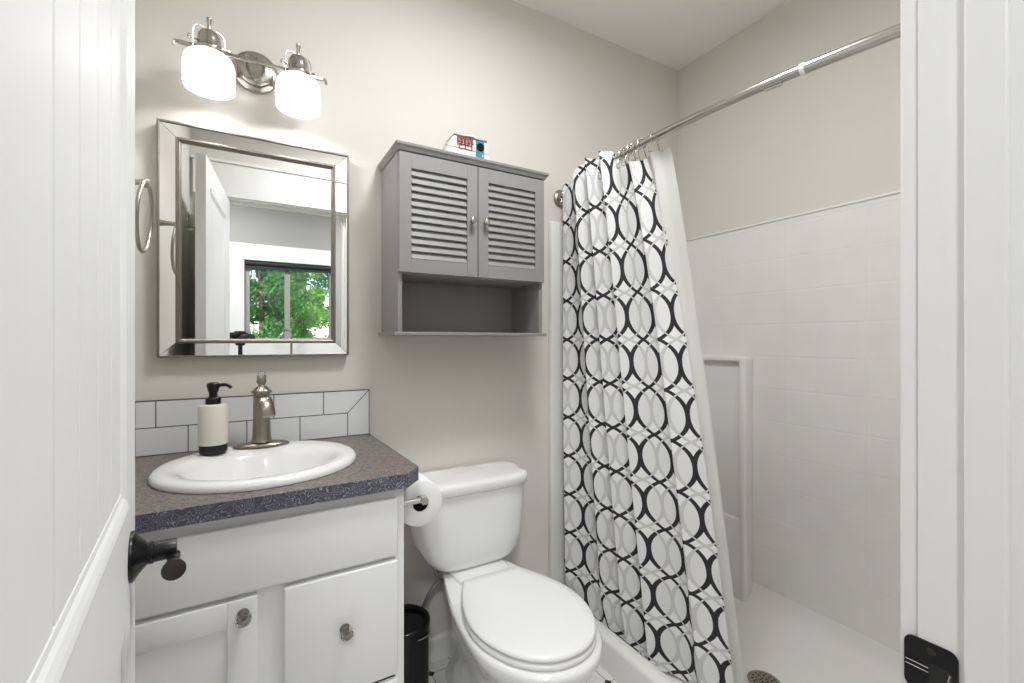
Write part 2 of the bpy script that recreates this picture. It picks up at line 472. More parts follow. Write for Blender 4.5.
# ------------------------------------------------------------------ the open door (hinged left of the camera)
def door():
    W, T, Z0, Z1 = .757, .040, .012, 2.085
    # local frame: x = out of the visible face, y = from free edge (0) towards hinge (W)
    ang = math.atan2(.0837, .9965)
    base = Vector((-.169, .985, 0))
    dirh = Vector((.0837, -.9965, 0)); nrm = Vector((.9965, .0837, 0))
    mt = Matrix(((nrm.x, dirh.x, 0, base.x), (nrm.y, dirh.y, 0, base.y), (0, 0, 1, 0), (0, 0, 0, 1)))
    d = bpy.data.objects.new('door_1', None); COL.objects.link(d); d['kind'] = 'structure'
    d.location = base; WORLD['door_1'] = Matrix.Translation(base)
    s0, s1 = .113, .597                      # stiles: panel between these
    rz = 1.009
    bm = bmesh.new()
    bx = lambda a, b, bev=0: box(bm, a, b, bev, 2, 0, mt)
    bx((-T, 0, Z0), (0, s0, Z1), .0015); bx((-T, s1, Z0), (0, W, Z1), .0015)      # stiles
    bx((-T, s0, Z0), (0, s1, .22)); bx((-T, s0, .835), (0, s1, rz)); bx((-T, s0, Z1-.12), (0, s1, Z1))   # rails
    leaf = obj('door_leaf', bm, M['door'], d)
    # planked panels, upper and lower
    for za, zb in ((rz, Z1-.12), (.22, .835)):
        bm = bmesh.new(); n = 5; pw = (s1-s0)/n
        for side in (0, 1):
            for k in range(n):
                a, b = s0+k*pw, s0+(k+1)*pw; g = .0035
                x0 = -.006 if side == 0 else -T+.006; x1 = x0-.006 if side == 0 else x0+.006
                prism(bm, [(x0, a+g), (x0, b-g), (x0-.0035 if side == 0 else x0+.0035, b), (-T/2, b), (-T/2, a), (x0-.0035 if side == 0 else x0+.0035, a)], 'Z', za-.002, zb+.002, mtx=mt)
        obj('door_panel', bm, M['door'], d)
    # sticking moulding around panels (visible one at the bottom of the upper panel)
    bm = bmesh.new()
    for sgn in (0, 1):
        X = (lambda x: x) if sgn == 0 else (lambda x: -T-x)
        for za, zb in ((rz, Z1-.12),):
            prof = [(-.007, .031), (-.005, .029), (-.004, .023), (-.001, .019), (.002, .012), (.0035, .006), (.003, .001), (.0, -.002), (-.007, -.002)]
            for (lo, hi, sg) in ((za, zb, 1),):
                # bottom and top
                poly = [(X(x), lo+h) for x, h in prof]; 
                a = [mt @ Vector((p[0], s0, p[1])) for p in poly]; b = [mt @ Vector((p[0], s1, p[1])) for p in poly]
                loft(bm, [a, b])
                poly = [(X(x), hi-h) for x, h in prof]
                loft(bm, [[mt @ Vector((p[0], s0, p[1])) for p in poly], [mt @ Vector((p[0], s1, p[1])) for p in poly]])
            vp = [(-.007, .010), (-.004, .007), (-.0005, .001), (-.003, -.001), (-.007, -.001)]
            loft(bm, [[mt @ Vector((X(x), s0+h, za)) for x, h in vp], [mt @ Vector((X(x), s0+h, zb)) for x, h in vp]])
            loft(bm, [[mt @ Vector((X(x), s1-h, za)) for x, h in vp], [mt @ Vector((X(x), s1-h, zb)) for x, h in vp]])
    obj('door_molding', bm, M['door'], d)
    # lever handles, both faces
    hz = .923; hy = .064
    for sgn in (1, -1):
        X = (lambda x: x) if sgn == 1 else (lambda x: -T-x)
        bm = bmesh.new()
        prof = [(.0385, 0), (.0385, .003), (.036, .006), (.028, .011), (.020, .018), (.0165, .021), (.0165, .023)]
        lathe(bm, [(r, X(h)) for r, h in prof], (0, hy, hz), 'X', 36, mtx=mt)
        h = obj('door_handle', bm, M['black'], d, True)
        bm = bmesh.new()
        L = .059 if sgn == 1 else .050
        lathe(bm, [(.0150, X(.022)), (.0175, X(.024)), (.0175, X(.028)), (.0155, X(.030)), (.0155, X(L-.002)), (.0145, X(L))], (0, hy, hz), 'X', 28, mtx=mt)
        obj('neck', bm, M['black'], h, True)
        bm = bmesh.new()
        x0 = X(L-.004)
        pts = spline([(x0, hy+.004, hz-.009), (x0, hy+.02, hz-.013), (x0+.001*sgn, hy+.045, hz-.010), (x0+.002*sgn, hy+.066, hz-.007), (x0+.002*sgn, hy+.076, hz-.006)], 5)
        n = len(pts); rad = [.009 + .008*max(0, (i/(n-1)-.3)/.7) for i in range(n)]
        rad[-1] = .010; rad[-2] = .015
        tube(bm, [mt @ p for p in pts], rad, 20, flat=1.0)
        lab(obj('lever', bm, M['bronze'], h, True), 'dark bronze lever with a rounded end')
    # hinges on the jamb side
    for z in (1.86, 1.05, .25):
        bm = bmesh.new()
        lathe(bm, [(.006, z-.045), (.006, z+.045)], (-.045, W+.003, 0), 'Z', 12, mtx=mt)
        lathe(bm, [(.004, z-.05), (.0075, z-.046), (.0075, z-.043)], (-.045, W+.003, 0), 'Z', 12, mtx=mt)
        obj('hinge', bm, M['trim'], d, True)
    # robe hook on the hidden face
    t = thing('robe_hook', 'silver double robe hook behind the door, seen in the mirror', 'hook', tuple(mt @ Vector((-T, .10, 1.75))))
    bm = bmesh.new(); lathe(bm, [(.022, -T-.0001), (.022, -T-.004), (.012, -T-.010), (.009, -T-.014)], (0, .10, 1.78), 'X', 24, mtx=mt)
    obj('rosette', bm, M['nickel2'], t, True)
    bm = bmesh.new()
    tube(bm, [mt @ p for p in spline([(-T-.010, .10, 1.782), (-T-.03, .10, 1.785), (-T-.045, .10, 1.80), (-T-.046, .10, 1.82)], 5)], .005, 10)
    lathe(bm, [(.003, 1.815), (.009, 1.822), (.010, 1.83), (.006, 1.838), (.001, 1.84)], (-T-.046, .10, 0), 'Z', 14, mtx=mt)
    tube(bm, [mt @ p for p in spline([(-T-.010, .10, 1.775), (-T-.03, .10, 1.765), (-T-.048, .10, 1.768), (-T-.052, .10, 1.778)], 5)], [.005]*15+[.007], 10)
    obj('hook_arm', bm, M['nickel2'], t, True)
    return d
door()

# ------------------------------------------------------------------ vanity
def shaker_door(name, x0, x1, z0, z1, y, parent, panel=True):
    bm = bmesh.new(); T = .018
    if not panel:
        box(bm, (x0, y-T, z0), (x1, y, z1), .005, 3)
    else:
        sw = .058
        box(bm, (x0, y-T, z0), (x0+sw, y, z1), .003); box(bm, (x1-sw, y-T, z0), (x1, y, z1), .003)
        box(bm, (x0+sw-.001, y-T, z0), (x1-sw+.001, y, z0+sw), .003); box(bm, (x0+sw-.001, y-T, z1-sw), (x1-sw+.001, y, z1), .003)
        box(bm, (x0+sw-.004, y-T+.006, z0+sw-.004), (x1-sw+.004, y-.004, z1-sw+.004))
    return obj(name, bm, M['cab_white'], parent, True, 30)
VX1 = .352; VY = 1.185
van = thing('vanity_cabinet', 'white bathroom vanity cabinet with glass knobs under the sink counter', 'cabinet', ((XL+VX1)/2, 1.45, 0))
bm = bmesh.new()
for q in (((XL+.018, VY+.0215, .10), (XL+.035, D-.003, .8835)), ((VX1-.019, VY+.0215, .10), (VX1-.002, D-.003, .8835)), ((XL+.035, VY+.0215, .10), (VX1-.019, D-.010, .117)), ((XL+.035, D-.010, .10), (VX1-.019, D-.003, .8835))): box(bm, *q)
box(bm, (XL+.018, VY+.07, 0), (VX1-.006, D-.003, .10))
obj('body', bm, M['cab_white'], van)
bm = bmesh.new()     # face frame
box(bm, (XL+.018, VY, .10), (XL+.045, VY+.021, .8835), .0012); box(bm, (.327, VY, .10), (VX1, VY+.021, .8835), .0012)
box(bm, (.008, VY, .10), (.072, VY+.021, .8835), .0012)
for z in ((.845, .8835), (.690, .722), (.392, .410), (.10, .125)):
    box(bm, (XL+.045, VY+.0005, z[0]), (.327, VY+.0205, z[1]))
obj('face_frame', bm, M['cab_white'], van)
ff = shaker_door('false_drawer_front', -.272, .331, .708, .856, VY, van, False)
cdoor = shaker_door('door', -.272, .014, .115, .697, VY, van)
dr1 = shaker_door('drawer', .066, .331, .402, .697, VY, van, False)
dr2 = shaker_door('drawer', .066, .331, .115, .390, VY, van, False)
def glass_knob(x, z, y, parent):
    bm = bmesh.new()
    lathe(bm, [(.0125, y), (.0125, y-.003), (.007, y-.005), (.0055, y-.010), (.005, y-.013)], (x, 0, z), 'Y', 24)
    lab(obj('knob_base', bm, M['frame'], parent, True), 'small chrome knob base')
    bm = bmesh.new()
    lathe(bm, [(.0088, y-.010), (.0125, y-.0125), (.0165, y-.021), (.0150, y-.027), (.009, y-.0305), (.004, y-.031)], (x, 0, z), 'Y', 12)
    lab(obj('knob', bm, M['crystal'], parent), 'faceted clear glass knob')
glass_knob(-.014, .664, VY-.018, cdoor)
glass_knob(.199, .562, VY-.018, dr1); glass_knob(.199, .252, VY-.018, dr2)

# the cabinet stands a touch out of square: pivot about its right front corner
_q = R(1.4); _p = Vector((VX1, VY, 0))
van.location = _p + Matrix.Rotation(_q, 3, 'Z') @ (Vector(van.location) - _p); van.rotation_euler = (0, 0, _q)

# countertop with the clipped corner
top = thing('countertop', 'speckled brown laminate countertop with squiggle-patterned edge in a painted shade tone and clipped corner', 'countertop', (.05, 1.43, .88))
CX0, CX1, CY0 = XL+.002, .398, 1.152
def ctop():
    bm = bmesh.new()
    outline = [(CX0, D-.002), (CX0, CY0-.010), (.352, CY0+.0015), (CX1-.0015, 1.205), (.3795, D-.002)]
    hole = [(p[0], p[1]) for p in superell(.028, 1.427, .230, .214, 2.1, 48)]
    vo = [bm.verts.new((*p, .92)) for p in outline]; vh = [bm.verts.new((*p, .92)) for p in hole]
    eo = [bm.edges.new((vo[i], vo[(i+1) % len(vo)])) for i in range(len(vo))]
    eh = [bm.edges.new((vh[i], vh[(i+1) % len(vh)])) for i in range(len(vh))]
    bmesh.ops.triangle_fill(bm, edges=eo+eh, use_beauty=True, use_dissolve=False)
    r = bmesh.ops.extrude_face_region(bm, geom=list(bm.faces))
    for v in r['geom']:
        if isinstance(v, bmesh.types.BMVert): v.co.z = .8845
    return bm
obj('slab', ctop(), M['lam'], top)
bm = bmesh.new()
o_ = [(CX0, CY0-.012), (.3525, CY0), (CX1, 1.2045), (.381, D-.002), (.377, D-.002), (CX1-.004, 1.2065), (.351, CY0+.004), (CX0, CY0-.008)]
prism(bm, o_, 'Z', .884, .9203)
lab(obj('edge_band', bm, M['lam_edge'], top), 'front edge with pale squiggles, painted in a darker shaded blue-grey')

# backsplash
bs = thing('backsplash', 'low white subway tile backsplash with dark grout behind the sink', 'backsplash', (.04, D-.005, .921))
bm = B(((XL+.002, D-.009, .921), (.3795, D-.001, 1.0845)))
obj('grout', bm, M['grout'], bs)
bm = bmesh.new(); g = .0015; zA, zB, zC = .9225, 1.0035, 1.083; y0, y1 = D-.0100, D-.004
def tq(poly):
    prism(bm, poly, 'Y', y0, y1)
for a, b in ((XL+.006, -.245), (-.245, -.088), (-.088, .068), (.068, .222)):
    tq([(a+g, zB+g), (b-g, zB+g), (b-g, zC-g), (a+g, zC-g)])
tq([(.222+g, zB+g), (.303-g*.4, zB+g), (.377-g*1.6, zC-g), (.222+g, zC-g)])
for a, b in ((XL+.006, -.166), (-.166, -.01), (-.01, .147), (.147, .303)):
    tq([(a+g, zA), (b-g, zA), (b-g, zB-g), (a+g, zB-g)])
tq([(.303+g, zA), (.377, zA), (.377, zC-g*2), (.303+g, zB)])
obj('tile_field', bm, M['tile'], bs)

# sink
def sink():
    bm = bmesh.new(); cx, cy = .028, 1.427
    def el(hx, hy, z, dy=0, e=2.0): return [(x, y, z) for x, y, _ in superell(cx, cy+dy, hx*.985, hy*.985, e, 64)]
    loops = [el(.236, .221, .9205), el(.2490, .2345, .921), el(.2500, .2355, .926), el(.247, .2325, .934), el(.240, .2255, .9395), el(.228, .213, .9415),
             el(.205, .187, .9405, -.012), el(.190, .168, .937, -.022), el(.181, .156, .928, -.027), el(.174, .148, .915, -.028), el(.155, .130, .870, -.025), el(.110, .092, .82, -.015), el(.05, .045, .803, 0), el(.022, .022, .801, 0),
             el(.022, .022, .79, 0), el(.12, .10, .81, -.015), el(.165, .14, .865, -.025), el(.19, .165, .925, -.025), el(.228, .212, .928)]
    rings = [[bm.verts.new(p) for p in l] for l in loops]
    bridge(bm, rings, 0, loop=True)
    s = obj('sink', bm, M['ceramic'], smooth=True, angle=60)
    tag(s, 'white oval drop-in sink basin set in the brown countertop', 'sink')
    bm = bmesh.new(); lathe(bm, [(.021, .8012), (.021, .804), (.016, .806), (.004, .806)], (cx, cy, 0), 'Z', 24)
    lab(obj('drain', bm, M['nickel'], s, True), 'round metal sink drain')
sink()

# faucet
fa = thing('faucet', 'brushed nickel pillar faucet with a glass ball finial on the sink', 'faucet', (.03, 1.598, .9415))
fx, fy, fz = .030, 1.598, .9412
bm = bmesh.new()
pr_ = [(1.0, 0), (1.0, .003), (.93, .007), (.80, .010), (.5, .013), (.3, .0145)]
loft(bm, [[(x, y, fz+h) for x, y, _ in superell(fx, fy, .078*s, .031*s, 2.2, 48)] for s, h in pr_])
obj('deck_plate', bm, M['nickel'], fa, True)
bm = bmesh.new()
lathe(bm, [(.030, fz+.0135), (.0275, fz+.018), (.0255, fz+.03), (.0235, fz+.09), (.0225, fz+.150), (.0225, fz+.160), (.027, fz+.1615), (.0285, fz+.165), (.0275, fz+.169), (.022, fz+.1715), (.0185, fz+.178), (.010, fz+.183), (.0085, fz+.187), (.012, fz+.191), (.0145, fz+.197), (.012, fz+.204), (.0125, fz+.208)], (fx, fy, 0), 'Z', 32)
obj('column', bm, M['nickel'], fa, True, 50)
bm = bmesh.new()
for a in range(4):
    q = a*PI/2+.5; c_, s_ = math.cos(q), math.sin(q)
    tube(bm, [(fx+.0115*c_, fy+.0115*s_, fz+.206), (fx+.014*c_, fy+.014*s_, fz+.217)], [.003, .0015], 6)
obj('claw', bm, M['nickel'], fa, True)
bm = bmesh.new(); lathe(bm, [(.003, fz+.2075), (.009, fz+.210), (.0115, fz+.217), (.009, fz+.225), (.003, fz+.228)], (fx, fy, 0), 'Z', 10)
lab(obj('finial', bm, M['crystal'], fa), 'clear faceted glass ball on top')
bm = bmesh.new()      # short open spout
sa = R(-72); sd = Vector((math.cos(sa), math.sin(sa), 0)); sn = Vector((-sd.y, sd.x, 0))
loops = []
for L, z, hw, th in ((.008, .148, .021, .012), (.030, .141, .0205, .011), (.046, .126, .0200, .009), (.055, .106, .0195, .007), (.058, .096, .019, .005)):
    c = Vector((fx, fy, fz+z)) + sd*L
    up = Vector((0, 0, 1)) if L < .04 else Vector((sd.x*.7, sd.y*.7, .7))
    loops.append([c + sn*hw*math.cos(q) + up*th*math.sin(q) for q in [2*PI*k/16 for k in range(16)]])
loft(bm, loops); obj('spout', bm, M['nickel'], fa, True, 50)

# soap dispenser
so = thing('soap_dispenser', 'cream soap dispenser with black base and black pump on the sink rim', 'soap dispenser', (-.0925, 1.562, .9415))
sx, sy, sz = -.0925, 1.562, .9412
bm = bmesh.new(); lathe(bm, [(.031, sz), (.034, sz+.003), (.035, sz+.008), (.035, sz+.026)], (sx, sy, 0), 'Z', 40)
lab(obj('base', bm, M['black'], so, True), 'black base band')
bm = bmesh.new(); lathe(bm, [(.036, sz+.0262), (.037, sz+.029), (.037, sz+.134), (.035, sz+.1385), (.031, sz+.140), (.018, sz+.1405)], (sx, sy, 0), 'Z', 40)
obj('bottle', bm, M['cream'], so, True)
bm = bmesh.new(); lathe(bm, [(.0195, sz+0.1407), (.0195, sz+0.1560), (.017, sz+0.1590), (.011, sz+0.1610), (.0105, sz+0.1720), (.0125, sz+0.1760), (.0155, sz+0.1880), (.0165, sz+0.1960), (.015, sz+0.2000), (.008, sz+0.2030)], (sx, sy, 0), 'Z', 28)
p_ = obj('pump', bm, M['black'], so, True, 50)
bm = bmesh.new(); tube(bm, spline([(sx+.010, sy-.002, sz+0.1930), (sx+.026, sy-.006, sz+0.1950), (sx+.038, sy-.009, sz+0.1920), (sx+.044, sy-.011, sz+0.1850)], 5), [.005]*8+[.0045]*8, 10)
obj('nozzle', bm, M['black'], p_, True)

# ------------------------------------------------------------------ mirror
def mirror():
    x0, x1, z0, z1 = -.240, .303, 1.212, 1.921
    t = thing('wall_mirror', 'large rectangular wall mirror with a mirrored border and champagne metal trim', 'mirror', ((x0+x1)/2, D, z0))
    yb = D-.001; yo = D-.034
    def ring(bm, o, i, ya, yb_, bev=.0):
        (a, b, c, d), (e, f, g, h) = o, i
        for bx_ in (((a, ya, b), (e, yb_, d)), ((g, ya, b), (c, yb_, d)), ((e, ya, b), (g, yb_, f)), ((e, ya, h), (g, yb_, d))):
            box(bm, bx_[0], bx_[1], bev)
    bm = bmesh.new(); ring(bm, (x0, z0, x1, z1), (x0+.006, z0+.006, x1-.006, z1-.006), yo-.001, yb, .0012)
    obj('outer_trim', bm, M['frame'], t)
    bm = bmesh.new(); box(bm, (x0+.005, D-.020, z0+.005), (x1-.005, yb, z1-.005)); obj('backing', bm, M['dark'], t)
    # bevelled strips: four tilted mirror trapezoids
    I = .048; yi = yo+.0022
    O = [(x0+.006, z0+.006), (x1-.006, z0+.006), (x1-.006, z1-.006), (x0+.006, z1-.006)]
    N = [(x0+I, z0+I), (x1-I, z0+I), (x1-I, z1-I), (x0+I, z1-I)]
    bm = bmesh.new(); gp = .0007
    for k in range(4):
        o1, o2, n1, n2 = O[k], O[(k+1) % 4], N[k], N[(k+1) % 4]
        d = Vector((o2[0]-o1[0], 0, o2[1]-o1[1])).normalized()*gp
        yk = yo+(.0032 if k == 0 else .004)
        q = [Vector((o1[0], yk, o1[1]))+d, Vector((o2[0], yk, o2[1]))-d, Vector((n2[0], yi, n2[1]))-d, Vector((n1[0], yi, n1[1]))+d]
        loft(bm, [q, [v+Vector((0, .005, 0)) for v in q]])
    obj('bevelled_border', bm, M['mirror'], t)
    bm = bmesh.new()      # inner bead: rounded moulding
    a0, a1, b0, b1 = x0+I-.003, x1-I+.003, z0+I-.003, z1-I+.003
    prof = [(0, yi+.003), (0, yi-.003), (.003, yi-.0065), (.007, yi-.0065), (.009, yi-.002), (.011, yi-.001), (.014, yi+.003), (.014, yi+.008), (0, yi+.008)]
    loops = []
    for cx, cz, sx_, sz_ in ((a0, b0-.002, 1, 1), (a1, b0-.002, -1, 1), (a1, b1, -1, -1), (a0, b1, 1, -1)):
        loops.append([bm.verts.new((cx+sx_*u, y, cz+sz_*u)) for u, y in prof])
    bridge(bm, loops, 0, loop=True)
    obj('inner_bead', bm, M['frame'], t, True, 30)
    bm = bmesh.new(); box(bm, (a0+.010, yi+.006, b0+.010), (a1-.010, yi+.011, b1-.010)); obj('mirror_glass', bm, M['mirror'], t)
mirror()

# towel ring on the left wall
tr = thing('towel_ring', 'brushed nickel towel ring on the left wall beside the mirror', 'towel ring', (XL, 1.46, 1.58))
bm = bmesh.new(); lathe(bm, [(.026, XL+.0005), (.026, XL+.004), (.018, XL+.009), (.012, XL+.012), (.0085, XL+.03), (.0075, XL+.058), (.0105, XL+.066), (.0115, XL+.072), (.009, XL+.077), (.004, XL+.079)], (0, 1.46, 1.662), 'X', 24)
obj('post', bm, M['nickel2'], tr, True)
bm = bmesh.new(); tube(bm, [(XL+.068+.006*math.cos(a), 1.46+.087*math.sin(a), 1.577+.087*math.cos(a)) for a in [2*PI*k/48 for k in range(48)]], .0048, 12, closed=True)
obj('ring', bm, M['nickel2'], tr, True)

# ------------------------------------------------------------------ vanity light
vl = thing('vanity_light', 'two-lamp silver vanity light with frosted glass shades above the mirror', 'wall lamp', (.013, D, 2.08))
bm = bmesh.new(); lathe(bm, [(.066, D-.0005), (.066, D-.012), (.063, D-.015), (.052, D-.018), (.050, D-.026), (.047, D-.028), (.020, D-.030)], (.015, 0, 2.142), 'Y', 40)
plate = obj('wall_plate', bm, M['lamp_metal'], vl, True, 30)
bm = bmesh.new()
for z in (2.105, 2.180):
    bm = bmesh.new(); lathe(bm, [(.0055, D-.029), (.0055, D-.037), (.003, D-.040)], (.015, 0, z), 'Y', 14)
    obj('screw', bm, M['lamp_metal'], plate, True)
BY, BZ = 1.59, 2.112
bm = bmesh.new()
for x in (-.008, .038):
    tube(bm, [(x, D-.028, 2.142), (x, BY+.02, 2.135), (x, BY, BZ)], .0055, 10)
    lathe(bm, [(.009, -.006), (.009, .006)], (x, BY+.012, 2.128), 'X', 14)
obj('bracket', bm, M['lamp_metal'], vl, True)
bm = bmesh.new(); box(bm, (-.178, BY-.004, BZ-.0055), (.204, BY+.004, BZ+.0055), .0015)
for x in (-.178, .204):
    tube(bm, spline([(x, BY, BZ), (x+math.copysign(.008, x-.01), BY, BZ+.001), (x+math.copysign(.011, x-.01), BY, BZ-.012)], 4), .0045, 8)
obj('crossbar', bm, M['lamp_metal'], vl, True, 30)
def shade_unit(cx):
    bm = bmesh.new()
    lathe(bm, [(.036, 2.101), (.037, 2.104), (.037, 2.110), (.033, 2.114), (.030, 2.118), (.030, 2.135), (.028, 2.150), (.022, 2.160), (.012, 2.166), (.0055, 2.168), (.0055, 2.192), (.0075, 2.195), (.007, 2.203), (.002, 2.206)], (cx, BY, 0), 'Z', 32)
    h = obj('socket_holder', bm, M['lamp_metal'], vl, True, 40)
    bm = bmesh.new()
    for s in (-1, 1):
        a = R(20)
        dx, dy = math.cos(a)*s, math.sin(a)*s
        tube(bm, spline([(cx+dx*.040, BY+dy*.040, 2.104), (cx+dx*.040, BY+dy*.040, 2.150), (cx+dx*.034, BY+dy*.034, 2.166), (cx+dx*.02, BY+dy*.02, 2.171), (cx+dx*.006, BY+dy*.006, 2.168)], 5), .0017, 8)
        lathe(bm, [(.003, .030), (.003, .046), (.0065, .046), (.0065, .052), (.003, .054)], (0, 0, 2.128), 'X', 10, mtx=Matrix.Translation((cx, BY, 0)) @ Matrix.Rotation(a + (PI if s < 0 else 0), 4, 'Z'))
    obj('wire_clip', bm, M['lamp_metal'], h, True)
    bm = bmesh.new()
    o = [(.030, 2.100), (.042, 2.097), (.054, 2.090), (.0625, 2.078), (.0655, 2.062), (.0655, 2.034), (.0665, 2.027), (.0635, 2.017), (.0655, 2.006), (.0645, 1.998)]
    i = [(r-.003, z-.001) for r, z in reversed(o)]
    bm2 = bm
    rings = lathe(bm, o+i, (cx, BY, 0), 'Z', 48, closed=True)
    obj('glass_shade', bm, M['frost'], vl, True, 60)
    bm = bmesh.new(); lathe(bm, [(.012, 2.098), (.013, 2.075), (.024, 2.055), (.030, 2.035), (.028, 2.018), (.016, 2.006), (.003, 2.003)], (cx, BY, 0), 'Z', 24)
    lab(obj('bulb', bm, M['bulb'], vl, True, 60), 'lit white light bulb')
shade_unit(-.104); shade_unit(.132)

# ------------------------------------------------------------------ louvered wall cabinet
def wall_cabinet():
    g = M['grey_paint']; x0, x1, yf, z0, z1 = .425, 1.001, 1.502, 1.293, 1.894
    t = thing('wall_cabinet', 'grey louvered two-door wall cabinet with open shelf above the toilet', 'cabinet', ((x0+x1)/2, D, z0))
    bm = bmesh.new(); T = .015
    box(bm, (x0, yf, z0), (x0+T, D-.001, z1), .0008); box(bm, (x1-T, yf, z0), (x1, D-.001, z1), .0008)
    box(bm, (x0+T, D-.007, z0), (x1-T, D-.001, z1))
    box(bm, (x0+T, yf+.002, 1.488), (x1-T, D-.007, 1.503)); box(bm, (x0+T, yf+.002, z1-T), (x1-T, D-.007, z1))
    obj('body', bm, g, t)
    bm = B(((x0-.014, yf-.012, z0-.012), (x1+.014, D-.001, z0), .002)); obj('bottom_board', bm, g, t)
    bm = bmesh.new()   # flared crown
    loops = []
    for e, z in ((-.0, z1), (.003, z1+.001), (.008, z1+.010), (.013, z1+.016), (.014, z1+.023), (.012, z1+.025)):
        loops.append([(x0-e, yf-.017-e, z), (x1+e, yf-.017-e, z), (x1+e, D-.001, z), (x0-e, D-.001, z)])
    loft(bm, loops); obj('crown', bm, g, t)
    mid = .713
    for (a, b, kx) in ((x0+.001, mid-.0015, mid-.0265), (mid+.0015, x1-.001, mid+.0265)):
        za, zb = 1.492, z1-.003; sw = .041; ya, yb = yf-.0165, yf-.0005
        bm = bmesh.new()
        box(bm, (a, ya, za), (a+sw, yb, zb), .001); box(bm, (b-sw, ya, za), (b, yb, zb), .001)
        box(bm, (a+sw, ya+.0003, za), (b-sw, yb, za+.046)); box(bm, (a+sw, ya+.0003, zb-.050), (b-sw, yb, zb))
        dn = obj('door', bm, g, t)
        lo, hi = za+.046, zb-.050; n = 12; p = (hi-lo)/n
        for k in range(n):
            zc = lo+(k+.5)*p
            bm = bmesh.new()
            mt = Matrix.Translation(((a+b)/2, (ya+yb)/2, zc)) @ Matrix.Rotation(R(-24), 4, 'X')
            hw = (b-a)/2-sw-.0005
            box(bm, (-hw, -.0028, -p*.54), (hw, .0028, p*.54), .0012, 2, 0, mt)
            obj('louver', bm, g, dn)
        bm = B(((a+sw, yb-.002, lo), (b-sw, yb-.0005, hi))); obj('back_panel', bm, g, dn)
        bm = bmesh.new(); lathe(bm, [(.005, ya), (.0045, ya-.009), (.009, ya-.014), (.0115, ya-.020), (.0105, ya-.025), (.004, ya-.028)], (kx, 0, 1.690), 'Y', 20)
        lab(obj('knob', bm, M['steel'], dn, True), 'small round silver knob')
wall_cabinet()

# toy camper on the cabinet
def camper():
    zt = 1.9195; y0, y1 = 1.535, 1.612
    t = thing('toy_camper', 'small white toy camper with red awning and teal door on the grey cabinet', 'ornament', (.71, 1.575, zt))
    M['toy'] = mat('toy_white', (.66, .65, .62), .45, mult=.02)
    bm = bmesh.new()
    prism(bm, [(.602, zt), (.780, zt), (.783, zt+.045), (.772, zt+.092), (.640, zt+.092), (.616, zt+.050)], 'Y', y0, y1, bev=.003)
    obj('body', bm, M['toy'], t, True, 30)
    bm = bmesh.new(); box(bm, (.640, y0-.003, zt+.0925), (.774, y1+.004, zt+.0960), .001); lab(obj('roof', bm, M['grey_paint'], t), 'grey roof edge')
    bm = bmesh.new(); lathe(bm, [(.045, zt+.0963), (.044, zt+.101), (.033, zt+.107), (.012, zt+.110)], (.705, 1.573, 0), 'Z', 28); obj('roof_vent', bm, M['toy'], t, True)
    bm = bmesh.new()
    for k in range(5):
        a = (.655)+k*.0135
        tube(bm, [(a, y0-.001, zt+.086), (a+.0005, y0-.006, zt+.073), (a+.001, y0-.008, zt+.066)], [.0042, .0046, .0046], 6)
    box(bm, (.653, y0-.003, zt+.084), (.716, y0-.0003, zt+.088))
    lab(obj('awning', bm, M['red'], t, True), 'red striped scalloped awning')
    bm = bmesh.new()
    xa, xb, za, zb = .660, .712, zt+.046, zt+.064
    for q in (((xa, y0-.002, za), (xb, y0-.0003, za+.003)), ((xa, y0-.002, zb-.003), (xb, y0-.0003, zb)), ((xa, y0-.002, za), (xa+.003, y0-.0003, zb)), ((xb-.003, y0-.002, za), (xb, y0-.0003, zb)), (((xa+xb)/2-.0015, y0-.002, za), ((xa+xb)/2+.0015, y0-.0003, zb))): box(bm, *q)
    lab(obj('window_frame', bm, M['red'], t), 'red window frame')
    bm = B(((.727, y0-.0022, zt+.004), (.761, y0-.0003, zt+.088))); dd = lab(obj('door', bm, M['blue'], t), 'teal camper door')
    bm = bmesh.new(); lathe(bm, [(.0155, y0-.0024), (.0155, y0-.0038)], (.745, 0, zt+.066), 'Y', 24); lab(obj('porthole', bm, M['black'], dd), 'round black window')
    bm = B(((.752, y0-.004, zt+.030), (.756, y0-.0024, zt+.040))); obj('door_handle', bm, M['toy'], dd)
    bm = bmesh.new(); box(bm, (.604, y0-.001, zt+.0465), (.725, y0-.0002, zt+.0485)); box(bm, (.763, y0-.001, zt+.0465), (.782, y0-.0002, zt+.0485)); obj('trim_line', bm, M['grey_paint'], t)
camper()

